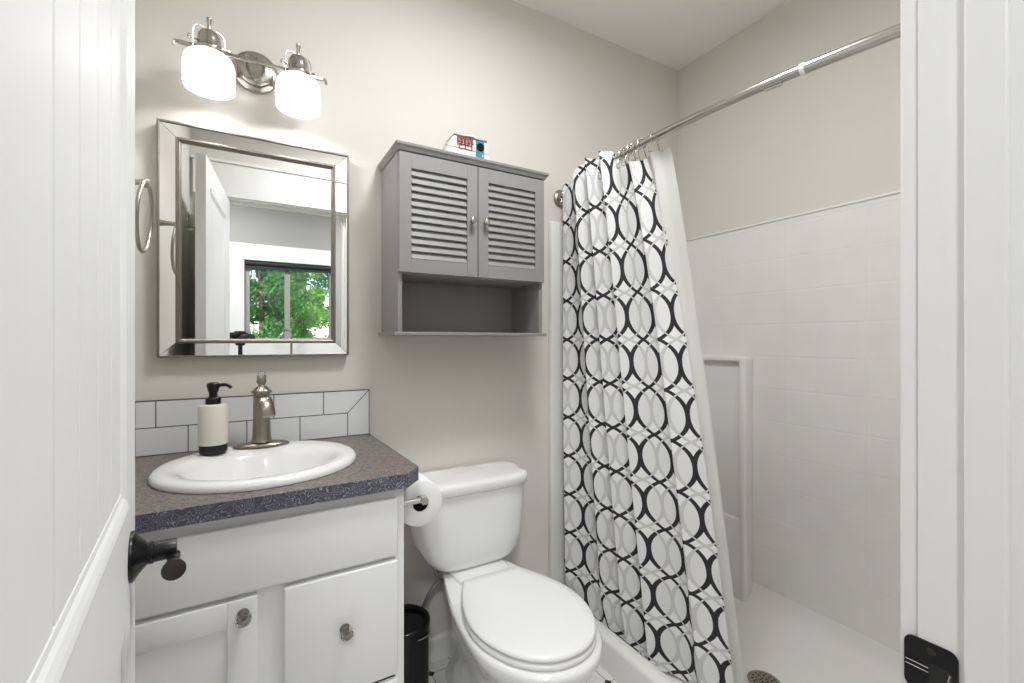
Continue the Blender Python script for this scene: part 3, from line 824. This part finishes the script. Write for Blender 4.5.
# ------------------------------------------------------------------ toilet
def toilet():
    cx = .738
    t = thing('toilet', 'white two-piece toilet with its lid closed between vanity and shower', 'toilet', (cx, 1.35, 0))
    # half-width along Y for the rim level
    def outline(table, z, sc=1.0, nn=26, c=cx):
        pts = spline([(w_, y_, 0) for w_, y_ in table], 6)
        right = [(c+p.x*sc, p.y, z) for p in pts]; left = [(c-p.x*sc, p.y, z) for p in reversed(pts)]
        return right + left
    def ring(yb, wb, ym, wm, yf, z):
        """egg outline: yb straight back edge of half width wb, widest wm at ym, front tip yf"""
        rr = min(.020, wb*.3); half = []
        for k in range(16):
            q = PI/2*k/16; half.append((wm*math.sin(q)**.96 if k else 0, ym-(ym-yf)*math.cos(q)))
        for k in range(9):
            u = k/8; half.append((wb+(wm-wb)*(1-u**1.7), ym+(yb-rr-ym)*u))
        for k in (1, 2, 3):
            q = PI/2*k/3; half.append((wb-rr+rr*math.cos(q), yb-rr+rr*math.sin(q)))
        half.append((wb*.35, yb))
        return [(cx+x, y, z) for x, y in half] + [(cx-x, y, z) for x, y in reversed(half[1:])]
    bm = bmesh.new()
    L = [ring(1.62, .105, 1.36, .116, 1.10, 0), ring(1.62, .105, 1.36, .116, 1.10, .02), ring(1.61, .092, 1.36, .104, 1.115, .06), ring(1.61, .084, 1.34, .098, 1.10, .14),
         ring(1.62, .080, 1.28, .112, 1.055, .21), ring(1.64, .084, 1.22, .142, 1.0, .28), ring(1.655, .090, 1.19, .174, .955, .34), ring(1.665, .098, 1.185, .195, .936, .375),
         ring(1.665, .102, 1.185, .198, .933, .395), ring(1.66, .100, 1.185, .192, .939, .405), ring(1.65, .09, 1.185, .15, .98, .4055)]
    loft(bm, L); obj('bowl', bm, M['ceramic'], t, True, 60)
    bm = bmesh.new()      # deck under the tank
    L = []
    for z, g_ in ((.37, 0), (.410, 0), (.417, .004), (.419, .012)):
        L.append([(x, y, z) for x, y, _ in superell(cx+.004, 1.555, .108-g_, .127-g_, 4, 40)])
    loft(bm, L); obj('deck', bm, M['ceramic'], t, True, 50)
    bm = bmesh.new()      # seat ring (solid from above when closed)
    S1 = [ring(1.425, .110, 1.20, .189, .944, z) for z in (.4065,)]
    def slab(z0, z1, ins, base, dome=0):
        yb, wb, ym, wm, yf = base; e = ins
        R_ = [ring(yb-e, wb-e, ym, wm-e, yf+e, z0), ring(yb, wb, ym, wm, yf, z0+e), ring(yb, wb, ym, wm, yf, z1-e), ring(yb-e, wb-e, ym, wm-e, yf+e, z1)]
        if dome:
            for k in (.85, .6, .3, .08):
                R_.append([(cx+(x-cx)*k, 1.18+(y-1.18)*k, z1+dome*(1-k*k)) for x, y, _ in R_[3]])
        return R_
    loft(bm, slab(.4075, .4235, .004, (1.440, .114, 1.195, .188, .953)))
    obj('seat', bm, M['plastic_white'], t, True, 60)
    bm = bmesh.new(); loft(bm, slab(.4260, .4430, .006, (1.440, .115, 1.195, .187, .955), .004))
    obj('lid', bm, M['plastic_white'], t, True, 60)
    # tank
    bm = bmesh.new(); L = []
    for z, hw, yf in ((.4195, .125, 1.550), (.4235, .143, 1.534), (.437, .163, 1.526), (.470, .190, 1.515), (.52, .209, 1.508), (.60, .219, 1.506), (.70, .226, 1.502), (.709, .227, 1.502)):
        yb = 1.70; L.append([(x, y, z) for x, y, _ in superell(cx-.014+.018*max(0, (.55-z)/.13), (yf+yb)/2, hw, (yb-yf)/2, 4.2, 72)])
    loft(bm, L); obj('tank', bm, M['ceramic'], t, True, 50)
    bm = bmesh.new(); L = []
    for z, hw, yf, e in ((.7095, .229, 1.497, 4.6), (.713, .2305, 1.492, 4.6), (.738, .2315, 1.488, 4.6), (.747, .2295, 1.492, 4.6), (.752, .226, 1.502, 4.6), (.754, .200, 1.52, 4.6), (.7545, .1, 1.57, 4.6)):
        yb = 1.706 if hw > .227 else 1.704 if hw > .21 else 1.69; L.append([(x, y, z) for x, y, _ in superell(cx-.014, (yf+yb)/2, hw, (yb-yf)/2, e, 72)])
    loft(bm, L); obj('tank_lid', bm, M['ceramic'], t, True, 50)
    # lever on the front-left of the tank
    # bolt cover
    # supply hose
    bm = bmesh.new()
    tube(bm, spline([(.603, 1.62, .432), (.602, 1.622, .405), (.612, 1.625, .368), (.640, 1.64, .342), (.656, 1.655, .338)], 6), .0078, 10)
    tube(bm, spline([(.650, 1.650, .342), (.625, 1.655, .335), (.600, 1.66, .312), (.580, 1.665, .275), (.566, 1.67, .235), (.56, 1.675, .19), (.56, 1.68, .15)], 6), .0078, 10)
    lab(obj('supply_hose', bm, M['hose'], t, True), 'grey braided water supply hose')
    bm = bmesh.new(); lathe(bm, [(.012, .12), (.012, .15), (.008, .155)], (.56, 1.68, 0), 'Z', 12); lathe(bm, [(.022, D-.001), (.022, D-.006), (.008, D-.008), (.008, 1.68)], (.56, 0, .135), 'Y', 16)
    lathe(bm, [(.010, 1.655), (.016, 1.657), (.016, 1.667), (.006, 1.669), (.006, 1.68)], (.56, 0, .135), 'Y', 12)
    obj('supply_valve', bm, M['chrome'], t, True)
toilet()

# toilet paper holder and roll
ph = thing('paper_holder', 'chrome toilet paper holder arm fixed to the side of the vanity', 'toilet paper holder', (VX1, 1.258, .80))
RX, RZ = .430, .794
bm = bmesh.new(); lathe(bm, [(.022, VX1+.0003), (.022, VX1+.005), (.012, VX1+.009), (.0085, VX1+.012), (.0085, RX-.004)], (0, 1.262, RZ+.012), 'X', 20); obj('post', bm, M['chrome'], ph, True, 35)
bm = bmesh.new(); lathe(bm, [(.010, 1.246), (.0125, 1.249), (.0125, 1.272), (.007, 1.275), (.0065, 1.385)], (RX+.002, 0, RZ+.012), 'Y', 6); obj('arm', bm, M['chrome'], ph)
bm = bmesh.new()
lathe(bm, [(.0235, 1.281), (.064, 1.281), (.0665, 1.283), (.067, 1.289), (.067, 1.374), (.064, 1.379), (.0235, 1.379)], (RX, 0, RZ-.0045), 'Y', 48, closed=True)
roll = obj('toilet_paper_roll', bm, M['paper'], smooth=True); tag(roll, 'white toilet paper roll hanging on the chrome holder beside the vanity', 'toilet paper')
bm = bmesh.new(); lathe(bm, [(.0225, 1.2815), (.0233, 1.2815), (.0233, 1.3785), (.0225, 1.3785)], (RX, 0, RZ-.0045), 'Y', 32, closed=True)
lab(obj('core', bm, M['dark'], roll, True), 'core of the roll, painted dark as the shade inside')  # lining coloured near-black to paint the shade inside the roll

# waste bin
tb = thing('waste_bin', 'small glossy black round waste bin between vanity and toilet', 'bin', (.462, 1.572, 0))
bx_, by_ = .462, 1.572
bm = bmesh.new(); lathe(bm, [(.088, 0), (.092, .004), (.092, .015), (.090, .018), (.090, .262)], (bx_, by_, 0), 'Z', 48); obj('body', bm, M['blackpl'], tb, True, 40)
bm = bmesh.new(); lathe(bm, [(.0905, 0.2625), (.0945, 0.2640), (.0955, 0.2760), (.094, 0.2860), (.088, 0.2910), (.078, 0.2910), (.074, 0.2860), (.072, 0.2760), (.05, 0.2740), (.003, 0.2760)], (bx_, by_, 0), 'Z', 48)
obj('lid', bm, M['blackpl'], tb, True, 40)
bm = bmesh.new(); tube(bm, spline([(bx_+.094*math.cos(a), by_+.094*math.sin(a), .258-.02*math.sin((a+1.3)*1.2)) for a in [-1.3+.13*k for k in range(12)]], 2), .0028, 8)
lab(obj('wire_handle', bm, M['chrome'], tb, True), 'thin metal carry handle')

# ------------------------------------------------------------------ shower
def surround():
    xo, zt, pz = 1.178, 1.794, .045
    t = thing('shower_surround', 'white moulded acrylic shower surround with corner shelf column and tile-pattern walls', 'shower', ((xo+XR)/2, .97, 0))
    # pan with curb and coves
    bm = bmesh.new()
    Y0, Y1 = FY+.002, D-.001
    def sec(y, rise=0):
        P = [(xo, 0), (xo, .104), (xo+.004, .113), (xo+.012, .119), (xo+.025, .121), (xo+.050, .120), (xo+.062, .114), (xo+.068, .10), (xo+.075, .075), (xo+.09, .058), (xo+.12, .050+rise)]
        P += [(xo+.3, pz-.003+rise), (1.62, pz-.008+rise), (1.88, pz+rise), (1.945, .052+rise), (1.985, .068+rise), (2.010, .095+rise), (2.022, .14), (XR+.003, .14), (XR+.003, 0)]
        return [(x, y, z) for x, z in P]
    ys = [(Y0, .10), (Y0+.012, .06), (Y0+.035, .025), (Y0+.08, .004)] + [(Y0+.08+(Y1-Y0-.16)*k/12, 0) for k in range(1, 12)] + [(Y1-.08, .004), (Y1-.035, .025), (Y1-.012, .06), (Y1, .10)]
    loft(bm, [sec(y, r) for y, r in ys])
    obj('shower_pan', bm, M['surround'], t, True, 35)
    # long wall panel
    bm = B(((XR-.004, Y0, .11), (XR+.011, Y1, zt))); obj('long_panel', bm, M['surround_tile'], t)
    # top lip
    bm = bmesh.new(); box(bm, (XR-.010, Y0, zt), (XR+.0115, Y1, zt+.010), .003); box(bm, (xo+.065, Y1-.022, zt), (XR-.010, Y1, zt+.010), .003); box(bm, (xo+.065, Y0, zt), (XR-.010, Y0+.022, zt+.010), .003); obj('top_lip', bm, M['surround'], t, True)
    # end panels with the front flange
    for (ya, yb) in ((Y1-.017, Y1), (Y0, Y0+.017)):
        bm = bmesh.new(); box(bm, (xo+.06, ya, .10), (XR-.003, yb, zt)); obj('end_panel', bm, M['surround_tile'], t)
        bm = bmesh.new()
        q = (ya-.012, yb) if ya > 1 else (ya, yb+.012)
        box(bm, (xo, q[0], .118), (xo+.068, q[1], zt+.010), .006, 3); obj('front_flange', bm, M['surround'], t, True, 30)
    # corner column with recess and shelf
    bm = bmesh.new()
    xf = 1.965; ya, yb = 1.275, Y1-.016
    def col(bmm, z0, z1, y0c, y1c, x):
        box(bmm, (x, y0c, z0), (XR, y1c, z1), .012, 4)
    col(bm, .03, 1.187, ya, ya+.036, xf)                          # front post down to the pan
    box(bm, (xf+.0015, ya+.02, .03), (XR, yb, .430), .008, 3)      # block below the shelf
    box(bm, (xf+.001, ya+.01, 1.165), (XR, yb, 1.187), .006, 3)    # top ledge
    box(bm, (XR-.038, ya+.02, .42), (XR, yb, 1.18))   # recess back
    obj('corner_shelf', bm, M['surround'], t, True, 30)
    bm = bmesh.new(); lathe(bm, [(.055, .0375), (.055, .0415), (.050, .0435), (.047, .0425), (.003, .0425)], (1.60, .965, 0), 'Z', 40)
    dr = lab(obj('drain_cover', bm, M['nickel2'], t, True, 30), 'round metal drain cover with holes')
    bm = bmesh.new()
    for rr, n in ((.012, 6), (.026, 10), (.038, 14)):
        for k in range(n):
            a = 2*PI*k/n; lathe(bm, [(.0038, .0426), (.0038, .0431)], (1.60+rr*math.cos(a), .965+rr*math.sin(a), 0), 'Z', 8)
    obj('drain_hole_shade', bm, M['dark'], dr)  # flat dark discs painted as the shade in the openings
surround()

# curved rod through (1.246, back wall) .. (1.246, front wall), bowed towards the room
RZc = 1.921
def rod_x(y):
    ym = (D+FY)/2; h = (D-FY)/2; sag = .118
    Rr = (h*h+sag*sag)/(2*sag)
    return 1.250 - (math.sqrt(max(0, Rr*Rr-(y-ym)**2)) - (Rr-sag))
rt = thing('shower_rod', 'curved silver shower curtain rod with round wall flanges', 'curtain rod', (1.19, .97, RZc))
bm = bmesh.new(); N = 40
ysr = [FY+.012+(D-FY-.024)*k/N for k in range(N+1)]
tube(bm, [(rod_x(y), y, RZc) for y in ysr if y <= .62], .0135, 20)
lab(obj('outer_rod', bm, M['steel'], rt, True, 50), 'thicker half of the rod')
bm = bmesh.new(); tube(bm, [(rod_x(y), y, RZc) for y in ysr if y >= .59], .0122, 20)
obj('inner_rod', bm, M['steel'], rt, True, 50)
bm = bmesh.new(); tube(bm, [(rod_x(.598), .598, RZc), (rod_x(.609), .609, RZc)], .0146, 20); lab(obj('collar', bm, M['plastic_white'], rt, True), 'pale plastic joint collar')
bm = bmesh.new(); tube(bm, [(rod_x(.69), .69, RZc-.0125), (rod_x(.65), .65, RZc-.0140)], .0045, 8); obj('lock_screw', bm, M['chrome'], rt, True)
for yw, s in ((D, -1), (FY, 1)):
    bm = bmesh.new(); lathe(bm, [(.041, yw+s*.0005), (.042, yw+s*.004), (.039, yw+s*.009), (.030, yw+s*.013), (.027, yw+s*.020), (.024, yw+s*.022), (.020, yw+s*.035), (.015, yw+s*.037)], (1.250, 0, RZc), 'Y', 36)
    obj('flange', bm, M['nickel2'], rt, True, 40)

# curtain surface: parametric, pleated
def smst(a, b, x):
    x = max(0, min(1, (x-a)/(b-a))); return x*x*(3-2*x)
def top_z(s): return 1.946 - .052*s + .042*smst(.34, .40, s)*(1-smst(.70, .78, s)) - .022*smst(.72, .80, s) + .006*math.sin(s*41+1)*(1-s)
CURT_T = []        # (x, y) of hooks
def curtain_mesh(n_s, n_z, y0, y1t, y1b, folds, amp_t, amp_b, xoff_t, xoff_b, zbot, zt, widen, phase=0, end=0):
    """returns bm with uv"""
    bm = bmesh.new(); uvl = bm.loops.layers.uv.new('UVMap')
    grid = []
    for j in range(n_z+1):
        h = j/n_z                                   # 0 top, 1 bottom
        row = []; 
        for i in range(n_s+1):
            s = i/n_s
            z = zt(s)*(1-h) + zbot*h
            yt = y0 + (y1t-y0)*s; ybm = y0b + (y1b-y0b)*s
            hh = h**.9
            y = yt*(1-hh)+ybm*hh + end*s**4*math.exp(-4.5*h)
            xt = rod_x(yt)+xoff_t(s); xb = xoff_b(s)
            x = xt*(1-hh) + xb*hh
            # pleats: sharp at top, broad and soft at bottom
            ph_ = 2*PI*folds*(s + .035*math.sin(2*PI*s*1.7+1)) + phase
            at = amp_t*(1+.35*math.sin(s*23+1)); ab = amp_b*(1+.35*math.sin(s*9+2))
            a = at*(1-h)+ab*h
            wv = math.sin(ph_ + .35*math.sin(h*3+s*4)) + .28*math.sin(2*ph_+1+h)*(1-.6*h)
            x += a*wv*(0.75+.25*math.sin(h*PI))
            y += .55*a*math.cos(ph_+.6)
            if z < .20:                                  # the curb keeps the hem inside the pan
                q_ = min(1, (.20-z)/.07); x = x*(1-q_) + max(x, 1.258)*q_
            row.append(Vector((x, y, z)))
        grid.append(row)
    # arclength u measured at mid height so the print runs straight down
    us = [0]
    mid = grid[int(n_z*.45)]
    for i in range(n_s): us.append(us[-1]+(mid[i+1]-mid[i]).length)
    vs = [[bm.verts.new(p) for p in row] for row in grid]
    for j in range(n_z):
        for i in range(n_s):
            f = bm.faces.new((vs[j][i], vs[j][i+1], vs[j+1][i+1], vs[j+1][i]))
            for lp, (ii, jj) in zip(f.loops, ((i, j), (i+1, j), (i+1, j+1), (i, j+1))):
                lp[uvl].uv = (us[ii], grid[jj][ii].z)
    return bm, grid
y0b = 1.695
bm, cg = curtain_mesh(360, 90, 1.668, 1.050, .905, 5.5, .020, .028, lambda s: .004-.046*math.sin(PI*min(1, s*1.15))**.7+.004*s, lambda s: 1.224+.112*s, .062, top_z, 0, end=.05)
cur = obj('shower_curtain', bm, M['curtain'], smooth=True, angle=80)
tag(cur, 'white shower curtain printed with interlocking black and grey ovals', 'shower curtain')
def liner_top(s): return 1.900 - .02*s
bm, lg = curtain_mesh(200, 60, 1.690, 1.005, .886, 7.5, .011, .014, lambda s: .022, lambda s: 1.330+.050*s, .055, liner_top, 0, 1.3)
lin = obj('curtain_liner', bm, M['liner'], smooth=True, angle=80)
tag(lin, 'plain white shower liner hanging just behind the patterned curtain', 'shower liner')
# hooks: wire loops over the rod with roller beads
def make_hook():
    t = thing('curtain_hook', '', 'curtain hook', (0, 0, 0))
    bm = bmesh.new()
    pts = []
    for a in range(-60, 241, 15):
        pts.append((.0165*math.cos(R(a)), 0, .0165*math.sin(R(a))))
    pts = [(-.010, 0, -.046), (-.019, 0, -.050), (-.024, 0, -.044), (-.020, 0, -.025)] + list(reversed(pts[0:])) 
    pts = [(p[0], p[1], p[2]) for p in pts]
    pts += [(.014, 0, -.030), (.018, 0, -.040), (.024, 0, -.044), (.029, 0, -.038)]
    tube(bm, spline(pts, 2), .0016, 6)
    obj('wire', bm, M['steel'], t, True)
    bm = bmesh.new()
    for a in (50, 90, 130):
        lathe(bm, [(.001, -.0038), (.0034, -.0022), (.0040, 0), (.0034, .0022), (.001, .0038)], (.0175*math.cos(R(a)), 0, .0175*math.sin(R(a))), 'Y', 10)
    obj('roller_beads', bm, M['steel'], t, True)
    return t
proto = make_hook()
hook_y = [1.655, 1.60, 1.53, 1.46, 1.39, 1.32, 1.20, 1.18, 1.155, 1.13, 1.105, 1.045]
for i, y in enumerate(hook_y):
    if i == 0: r = proto
    else:
        r = proto.copy(); COL.objects.link(r)
        for ch in list(proto.children):
            c = ch.copy(); COL.objects.link(c); c.parent = r
    r.location = (rod_x(y), y, RZc); r.rotation_euler = (0, 0, R(random.uniform(-18, 18)))
    r['group'] = 'hooks along the shower rod'
    r['label'] = 'silver roller-bead curtain hook on the shower rod'

# ------------------------------------------------------------------ bathroom ceiling light, fill lights added behind
def ceiling_light(x, y, r, power, label, color=(.96, .98, 1)):
    t = thing('ceiling_light', label, 'ceiling light', (x, y, CZ-.07))
    bm = bmesh.new(); lathe(bm, [(r, CZ-.0005), (r, CZ-.018), (r*.93, CZ-.022)], (x, y, 0), 'Z', 40); obj('rim', bm, M['nickel2'], t, True)
    bm = bmesh.new(); lathe(bm, [(r*.92, CZ-.0225), (r*.88, CZ-.04), (r*.6, CZ-.06), (r*.1, CZ-.066)], (x, y, 0), 'Z', 40); obj('diffuser', bm, M['glow'], t, True)
    l = bpy.data.lights.new('ceiling_lamp', 'AREA'); l.shape = 'DISK'; l.size = 2*r; l.energy = power; l.color = color
    lo = bpy.data.objects.new('ceiling_lamp', l); COL.objects.link(lo); lo.parent = t; lo.location = (0, 0, -.002)
ceiling_light(.66, .80, .15, P_BATH, 'round flush ceiling light of the bathroom', (.97, .985, 1))
ceiling_light(-.35, -.75, .18, P_KITCHEN_FILL, 'round fill light added on the ceiling of the room behind, nearer the doorway')  # unseen lamp added as fill for the door, jamb and vanity front
ceiling_light(1.35, -.75, .18, P_KITCHEN_FILL, 'round fill light added on the ceiling of the room behind, farther from the doorway')  # second unseen lamp added as fill

# ------------------------------------------------------------------ room behind: window, counter, faucet, camera
win = bpy.data.objects.new('window_1', None); COL.objects.link(win); win['kind'] = 'structure'; WORLD['window_1'] = Matrix.Identity(4)
bm = bmesh.new(); a, b = KB-.10, KB-.03
for q in (((WX0, a, WZ0), (WX0+.045, b, WZ1)), ((WX1-.045, a, WZ0), (WX1, b, WZ1)), ((WX0+.045, a, WZ0), (WX1-.045, b, WZ0+.04)), ((WX0+.045, a, WZ1-.045), (WX1-.045, b, WZ1)), ((.295, a+.01, WZ0+.04), (.345, b-.005, WZ1-.045))): box(bm, q[0], q[1], .003)
obj('window_frame', bm, M['vinyl'], win)
for x0, x1 in ((WX0+.045, .295), (.345, WX1-.045)):
    obj('pane', B(((x0, KB-.066, WZ0+.04), (x1, KB-.062, WZ1-.045))), M['pane'], win)
bm = bmesh.new()
box(bm, (WX0-.12, KB+.0003, WZ0-.30), (WX0-.0, KB+.02, WZ1), .003); box(bm, (WX1, KB+.0003, WZ0-.30), (WX1+.12, KB+.02, WZ1), .003)
box(bm, (WX0-.14, KB+.0003, WZ1), (WX1+.14, KB+.025, WZ1+.155), .003); box(bm, (WX0, KB+.0003, WZ0-.30), (WX1, KB+.02, WZ0), .003)
obj('window_casing', bm, M['trim'], win)
box_ = bmesh.new(); box(box_, (WX0-.019, KB-.12, WZ0-.019), (WX0, KB, WZ1+.019)); box(box_, (WX1, KB-.12, WZ0-.019), (WX1+.019, KB, WZ1+.019)); box(box_, (WX0, KB-.12, WZ0-.019), (WX1, KB, WZ0)); box(box_, (WX0, KB-.12, WZ1), (WX1, KB, WZ1+.019))
obj('window_jamb', box_, M['trim'], win)
t = thing('roller_shade', 'black roller shade pulled up at the top of the far window', 'window shade', (.35, KB, WZ1-.06))
bm = bmesh.new(); lathe(bm, [(.022, WX0+.004), (.022, WX1-.004)], (0, KB-.0, WZ1-.026), 'X', 24); obj('roll', bm, M['shade'], t, True)
bm = B(((WX0+.006, KB-.002, WZ1-.075), (WX1-.006, KB+.002, WZ1-.044))); obj('hem', bm, M['shade'], t)

kc = thing('kitchen_cabinet', 'white base cabinet run under the window of the room behind', 'cabinet', (.4, KB+.3, 0))
obj('body', B(((-.9, KB+.003, .1), (1.7, KB+.57, .878)), ((-.9, KB+.003, 0), (1.7, KB+.51, .1))), M['cab_white'], kc)
for k in range(5):
    x = -.89+k*.517
    dd = obj('door', B(((x, KB+.5705, .12), (x+.505, KB+.589, .86), .003)), M['cab_white'], kc)
    bm = bmesh.new(); lathe(bm, [(.005, KB+.5895), (.005, KB+.602), (.013, KB+.606), (.012, KB+.616), (.003, KB+.618)], (x+.46, 0, .78), 'Y', 16); obj('knob', bm, M['nickel'], dd, True)
kt = obj('kitchen_countertop', B(((-.92, KB+.003, .8785), (1.72, KB+.61, .918), .003)), M['counter_k']); tag(kt, 'pale countertop below the window of the room behind', 'countertop')
kf = thing('kitchen_faucet', 'tall chrome gooseneck faucet in front of the far window', 'faucet', (.345, KB+.10, .918))
bm = bmesh.new(); lathe(bm, [(.028, .9182), (.028, .925), (.02, .93), (.017, .97)], (.345, KB+.10, 0), 'Z', 24); obj('base', bm, M['steel'], kf, True)
bm = bmesh.new()
pts = [(.345, KB+.10, .96), (.345, KB+.10, 1.27)] + [(.345-.05+.05*math.cos(R(a)), KB+.10+.10-.10*math.cos(R(a)), 1.285+.075*math.sin(R(a))) for a in range(0, 181, 15)] + [(.245, KB+.30, 1.24)]
tube(bm, pts, .011, 12); obj('spout', bm, M['steel'], kf, True, 50)
bm = bmesh.new(); lathe(bm, [(.012, 1.245), (.015, 1.235), (.016, 1.17), (.012, 1.165)], (.245, KB+.30, 0), 'Z', 16); obj('spray_head', bm, M['steel'], kf, True)

# camera on tripod, just behind the viewpoint, seen in the mirror
def photo_camera():
    M['camblk'] = mat('camera_black', (.015, .015, .017), .45, mult=.2)
    M['camglass'] = mat('lens_glass', (.01, .012, .02), .05, coat=1)
    t = thing('photo_camera', 'black camera on a tripod, reflected in the wall mirror', 'camera', (0, 0, CAM_H))
    mt = Matrix.Rotation(-R(29.9), 4, 'Z') @ Matrix.Identity(4)
    mt = Matrix.Translation((0, 0, CAM_H)) @ mt       # +Y local = view direction, lens front at y=-.012
    bm = bmesh.new()
    prism(bm, [(-.070, -.155), (.070, -.155), (.070, -.105), (.052, -.095), (-.050, -.095), (-.070, -.085)], 'Z', -.045, .040, bev=.006, mtx=mt)
    prism(bm, [(-.030, .036), (.030, .036), (.020, .062), (-.020, .062)], 'Y', -.155, -.085, bev=.004, mtx=mt)
    obj('body', bm, M['camblk'], t, True, 30)
    bm = bmesh.new()
    lathe(bm, [(.034, -.096), (.036, -.090), (.036, -.072), (.040, -.068), (.040, -.030), (.043, -.026), (.043, -.013), (.040, -.012), (.037, -.016)], (0, 0, 0), 'Y', 40, mtx=mt)
    ln = obj('lens', bm, M['camblk'], t, True, 30)
    bm = bmesh.new(); lathe(bm, [(.0365, -.0162), (.028, -.0140), (.012, -.0128), (.002, -.0125)], (0, 0, 0), 'Y', 32, mtx=mt); lab(obj('front_element', bm, M['camglass'], ln, True), 'glossy dark front lens glass')
    for k, (x, y) in enumerate(((-.052, -.12), (.045, -.125))):
        bm = bmesh.new(); lathe(bm, [(.014, .0402), (.014, .050), (.012, .052)], (x, y, 0), 'Z', 18, mtx=mt); obj('dial', bm, M['camblk'], t, True)
    tp = thing('tripod', 'black tripod carrying the camera, reflected at the mirror bottom', 'tripod', (-.06, -.11, 0))
    bc = mt @ Vector((0, -.115, 0))
    bm = bmesh.new()
    lathe(bm, [(.030, CAM_H-.056), (.030, CAM_H-.0455)], (bc.x, bc.y, 0), 'Z', 20)
    lathe(bm, [(.008, CAM_H-.098), (.020, CAM_H-.092), (.024, CAM_H-.078), (.020, CAM_H-.064), (.012, CAM_H-.0565)], (bc.x, bc.y, 0), 'Z', 20)
    tube(bm, [bc+Vector((.015, 0, -.078)), bc+Vector((.05, -.01, -.078))], [.006, .011], 10)
    obj('ball_head', bm, M['camblk'], tp, True)
    bm = bmesh.new(); lathe(bm, [(.012, .62), (.013, CAM_H-.12), (.028, CAM_H-.115), (.028, CAM_H-.0985)], (bc.x, bc.y, 0), 'Z', 20); obj('center_column', bm, M['camblk'], tp, True, 40)
    for k in range(3):
        a = R(60.1+120*k)
        e = Vector((bc.x+.36*math.cos(a), bc.y+.30*math.sin(a), .004)); s_ = Vector((bc.x+.028*math.cos(a), bc.y+.028*math.sin(a), 1.08))
        bm = bmesh.new(); tube(bm, [s_, s_.lerp(e, .5), s_.lerp(e, .5), e], [.013, .012, .009, .008], 12)
        lg_ = obj('leg', bm, M['camblk'], tp, True, 40)
photo_camera()

# ------------------------------------------------------------------ outside: lawn and trees
g_ = obj('lawn', B(((-25, -40, -.5), (25, KB-.13, -.4))), M['grass']); g_['kind'] = 'structure'
def tree(x, y, h, r, leaf, n, label):
    t = thing('tree', label, 'tree', (x, y, -.4), group=None)
    bm = bmesh.new(); tube(bm, spline([(x, y, -.4), (x+.05, y, h*.4), (x-.06, y+.05, h*.8), (x, y, h)], 5), [.07-.055*k/15 for k in range(16)], 10)
    for k in range(7):
        a = random.uniform(0, 6.28); z = h*random.uniform(.3, .8)
        tube(bm, [(x, y, z), (x+r*.6*math.cos(a), y+r*.6*math.sin(a), z+r*.35)], [.02, .008], 6)
    obj('trunk', bm, M['bark'], t, True)
    bm = bmesh.new()
    cl = [(x+random.uniform(-.75, .75)*r, y+random.uniform(-.6, .6)*r, h*random.uniform(.08, 1.0), r*random.uniform(.3, .5)) for _ in range(26)]
    for _ in range(n):
        c = random.choice(cl); d = Vector((random.gauss(0, 1), random.gauss(0, 1), random.gauss(0, .8))).normalized()*c[3]*random.uniform(.5, 1)
        p = Vector(c[:3])+d; u = Vector((random.gauss(0, 1), random.gauss(0, 1), random.gauss(0, 1))).normalized(); v = u.orthogonal().normalized()
        s_ = random.uniform(.035, .075)
        bm.faces.new([bm.verts.new(p+q) for q in (u*s_, v*s_*.5, -u*s_, -v*s_*.5)])
    lf = bpy.data.meshes.new('foliage'); bm.to_mesh(lf); bm.free(); lf.materials.append(leaf)
    o = bpy.data.objects.new('foliage', lf); COL.objects.link(o); o.parent = t; lf.transform(Matrix.Translation((-x, -y, .4)))
LM = [M['leaf1'], M['leaf2'], M['leaf3']]
for i, (x, y, h, r, l, lb) in enumerate((
    (.15, -7.0, 4.6, .8, 0, 'mid green tree nearest the far window, left of its centre bar'),
    (2.2, -7.0, 5.0, .8, 1, 'bright green tree nearest the far window, right of its centre bar'),
    (-1.0, -10.5, 5.8, .85, 2, 'dark green tree in the middle row at the left of the window view'),
    (1.15, -10.5, 6, .85, 1, 'light green tree in the middle row, between the two nearest trees'),
    (3.3, -10.5, 6, .85, 2, 'dark green tree in the middle row at the right of the window view'),
    (-1.4, -15, 7, 1.25, 0, 'mid green tree in the far row at the left of the window view'),
    (1.7, -15, 7, 1.25, 2, 'dark green tree in the far row, centre of the window view'),
    (4.8, -15, 7, 1.25, 0, 'mid green tree in the far row at the right of the window view'),
    (-3.1, -19.5, 9, 1.5, 2, 'tall dark tree in the last row at the left of the window view'),
    (.5, -19.5, 9, 1.5, 1, 'tall light green tree in the last row, left of centre in the window view'),
    (4.1, -19.5, 9, 1.5, 2, 'tall dark tree in the last row, right of centre in the window view'))):
    tree(x, y, h, r, LM[l], 14000, lb)
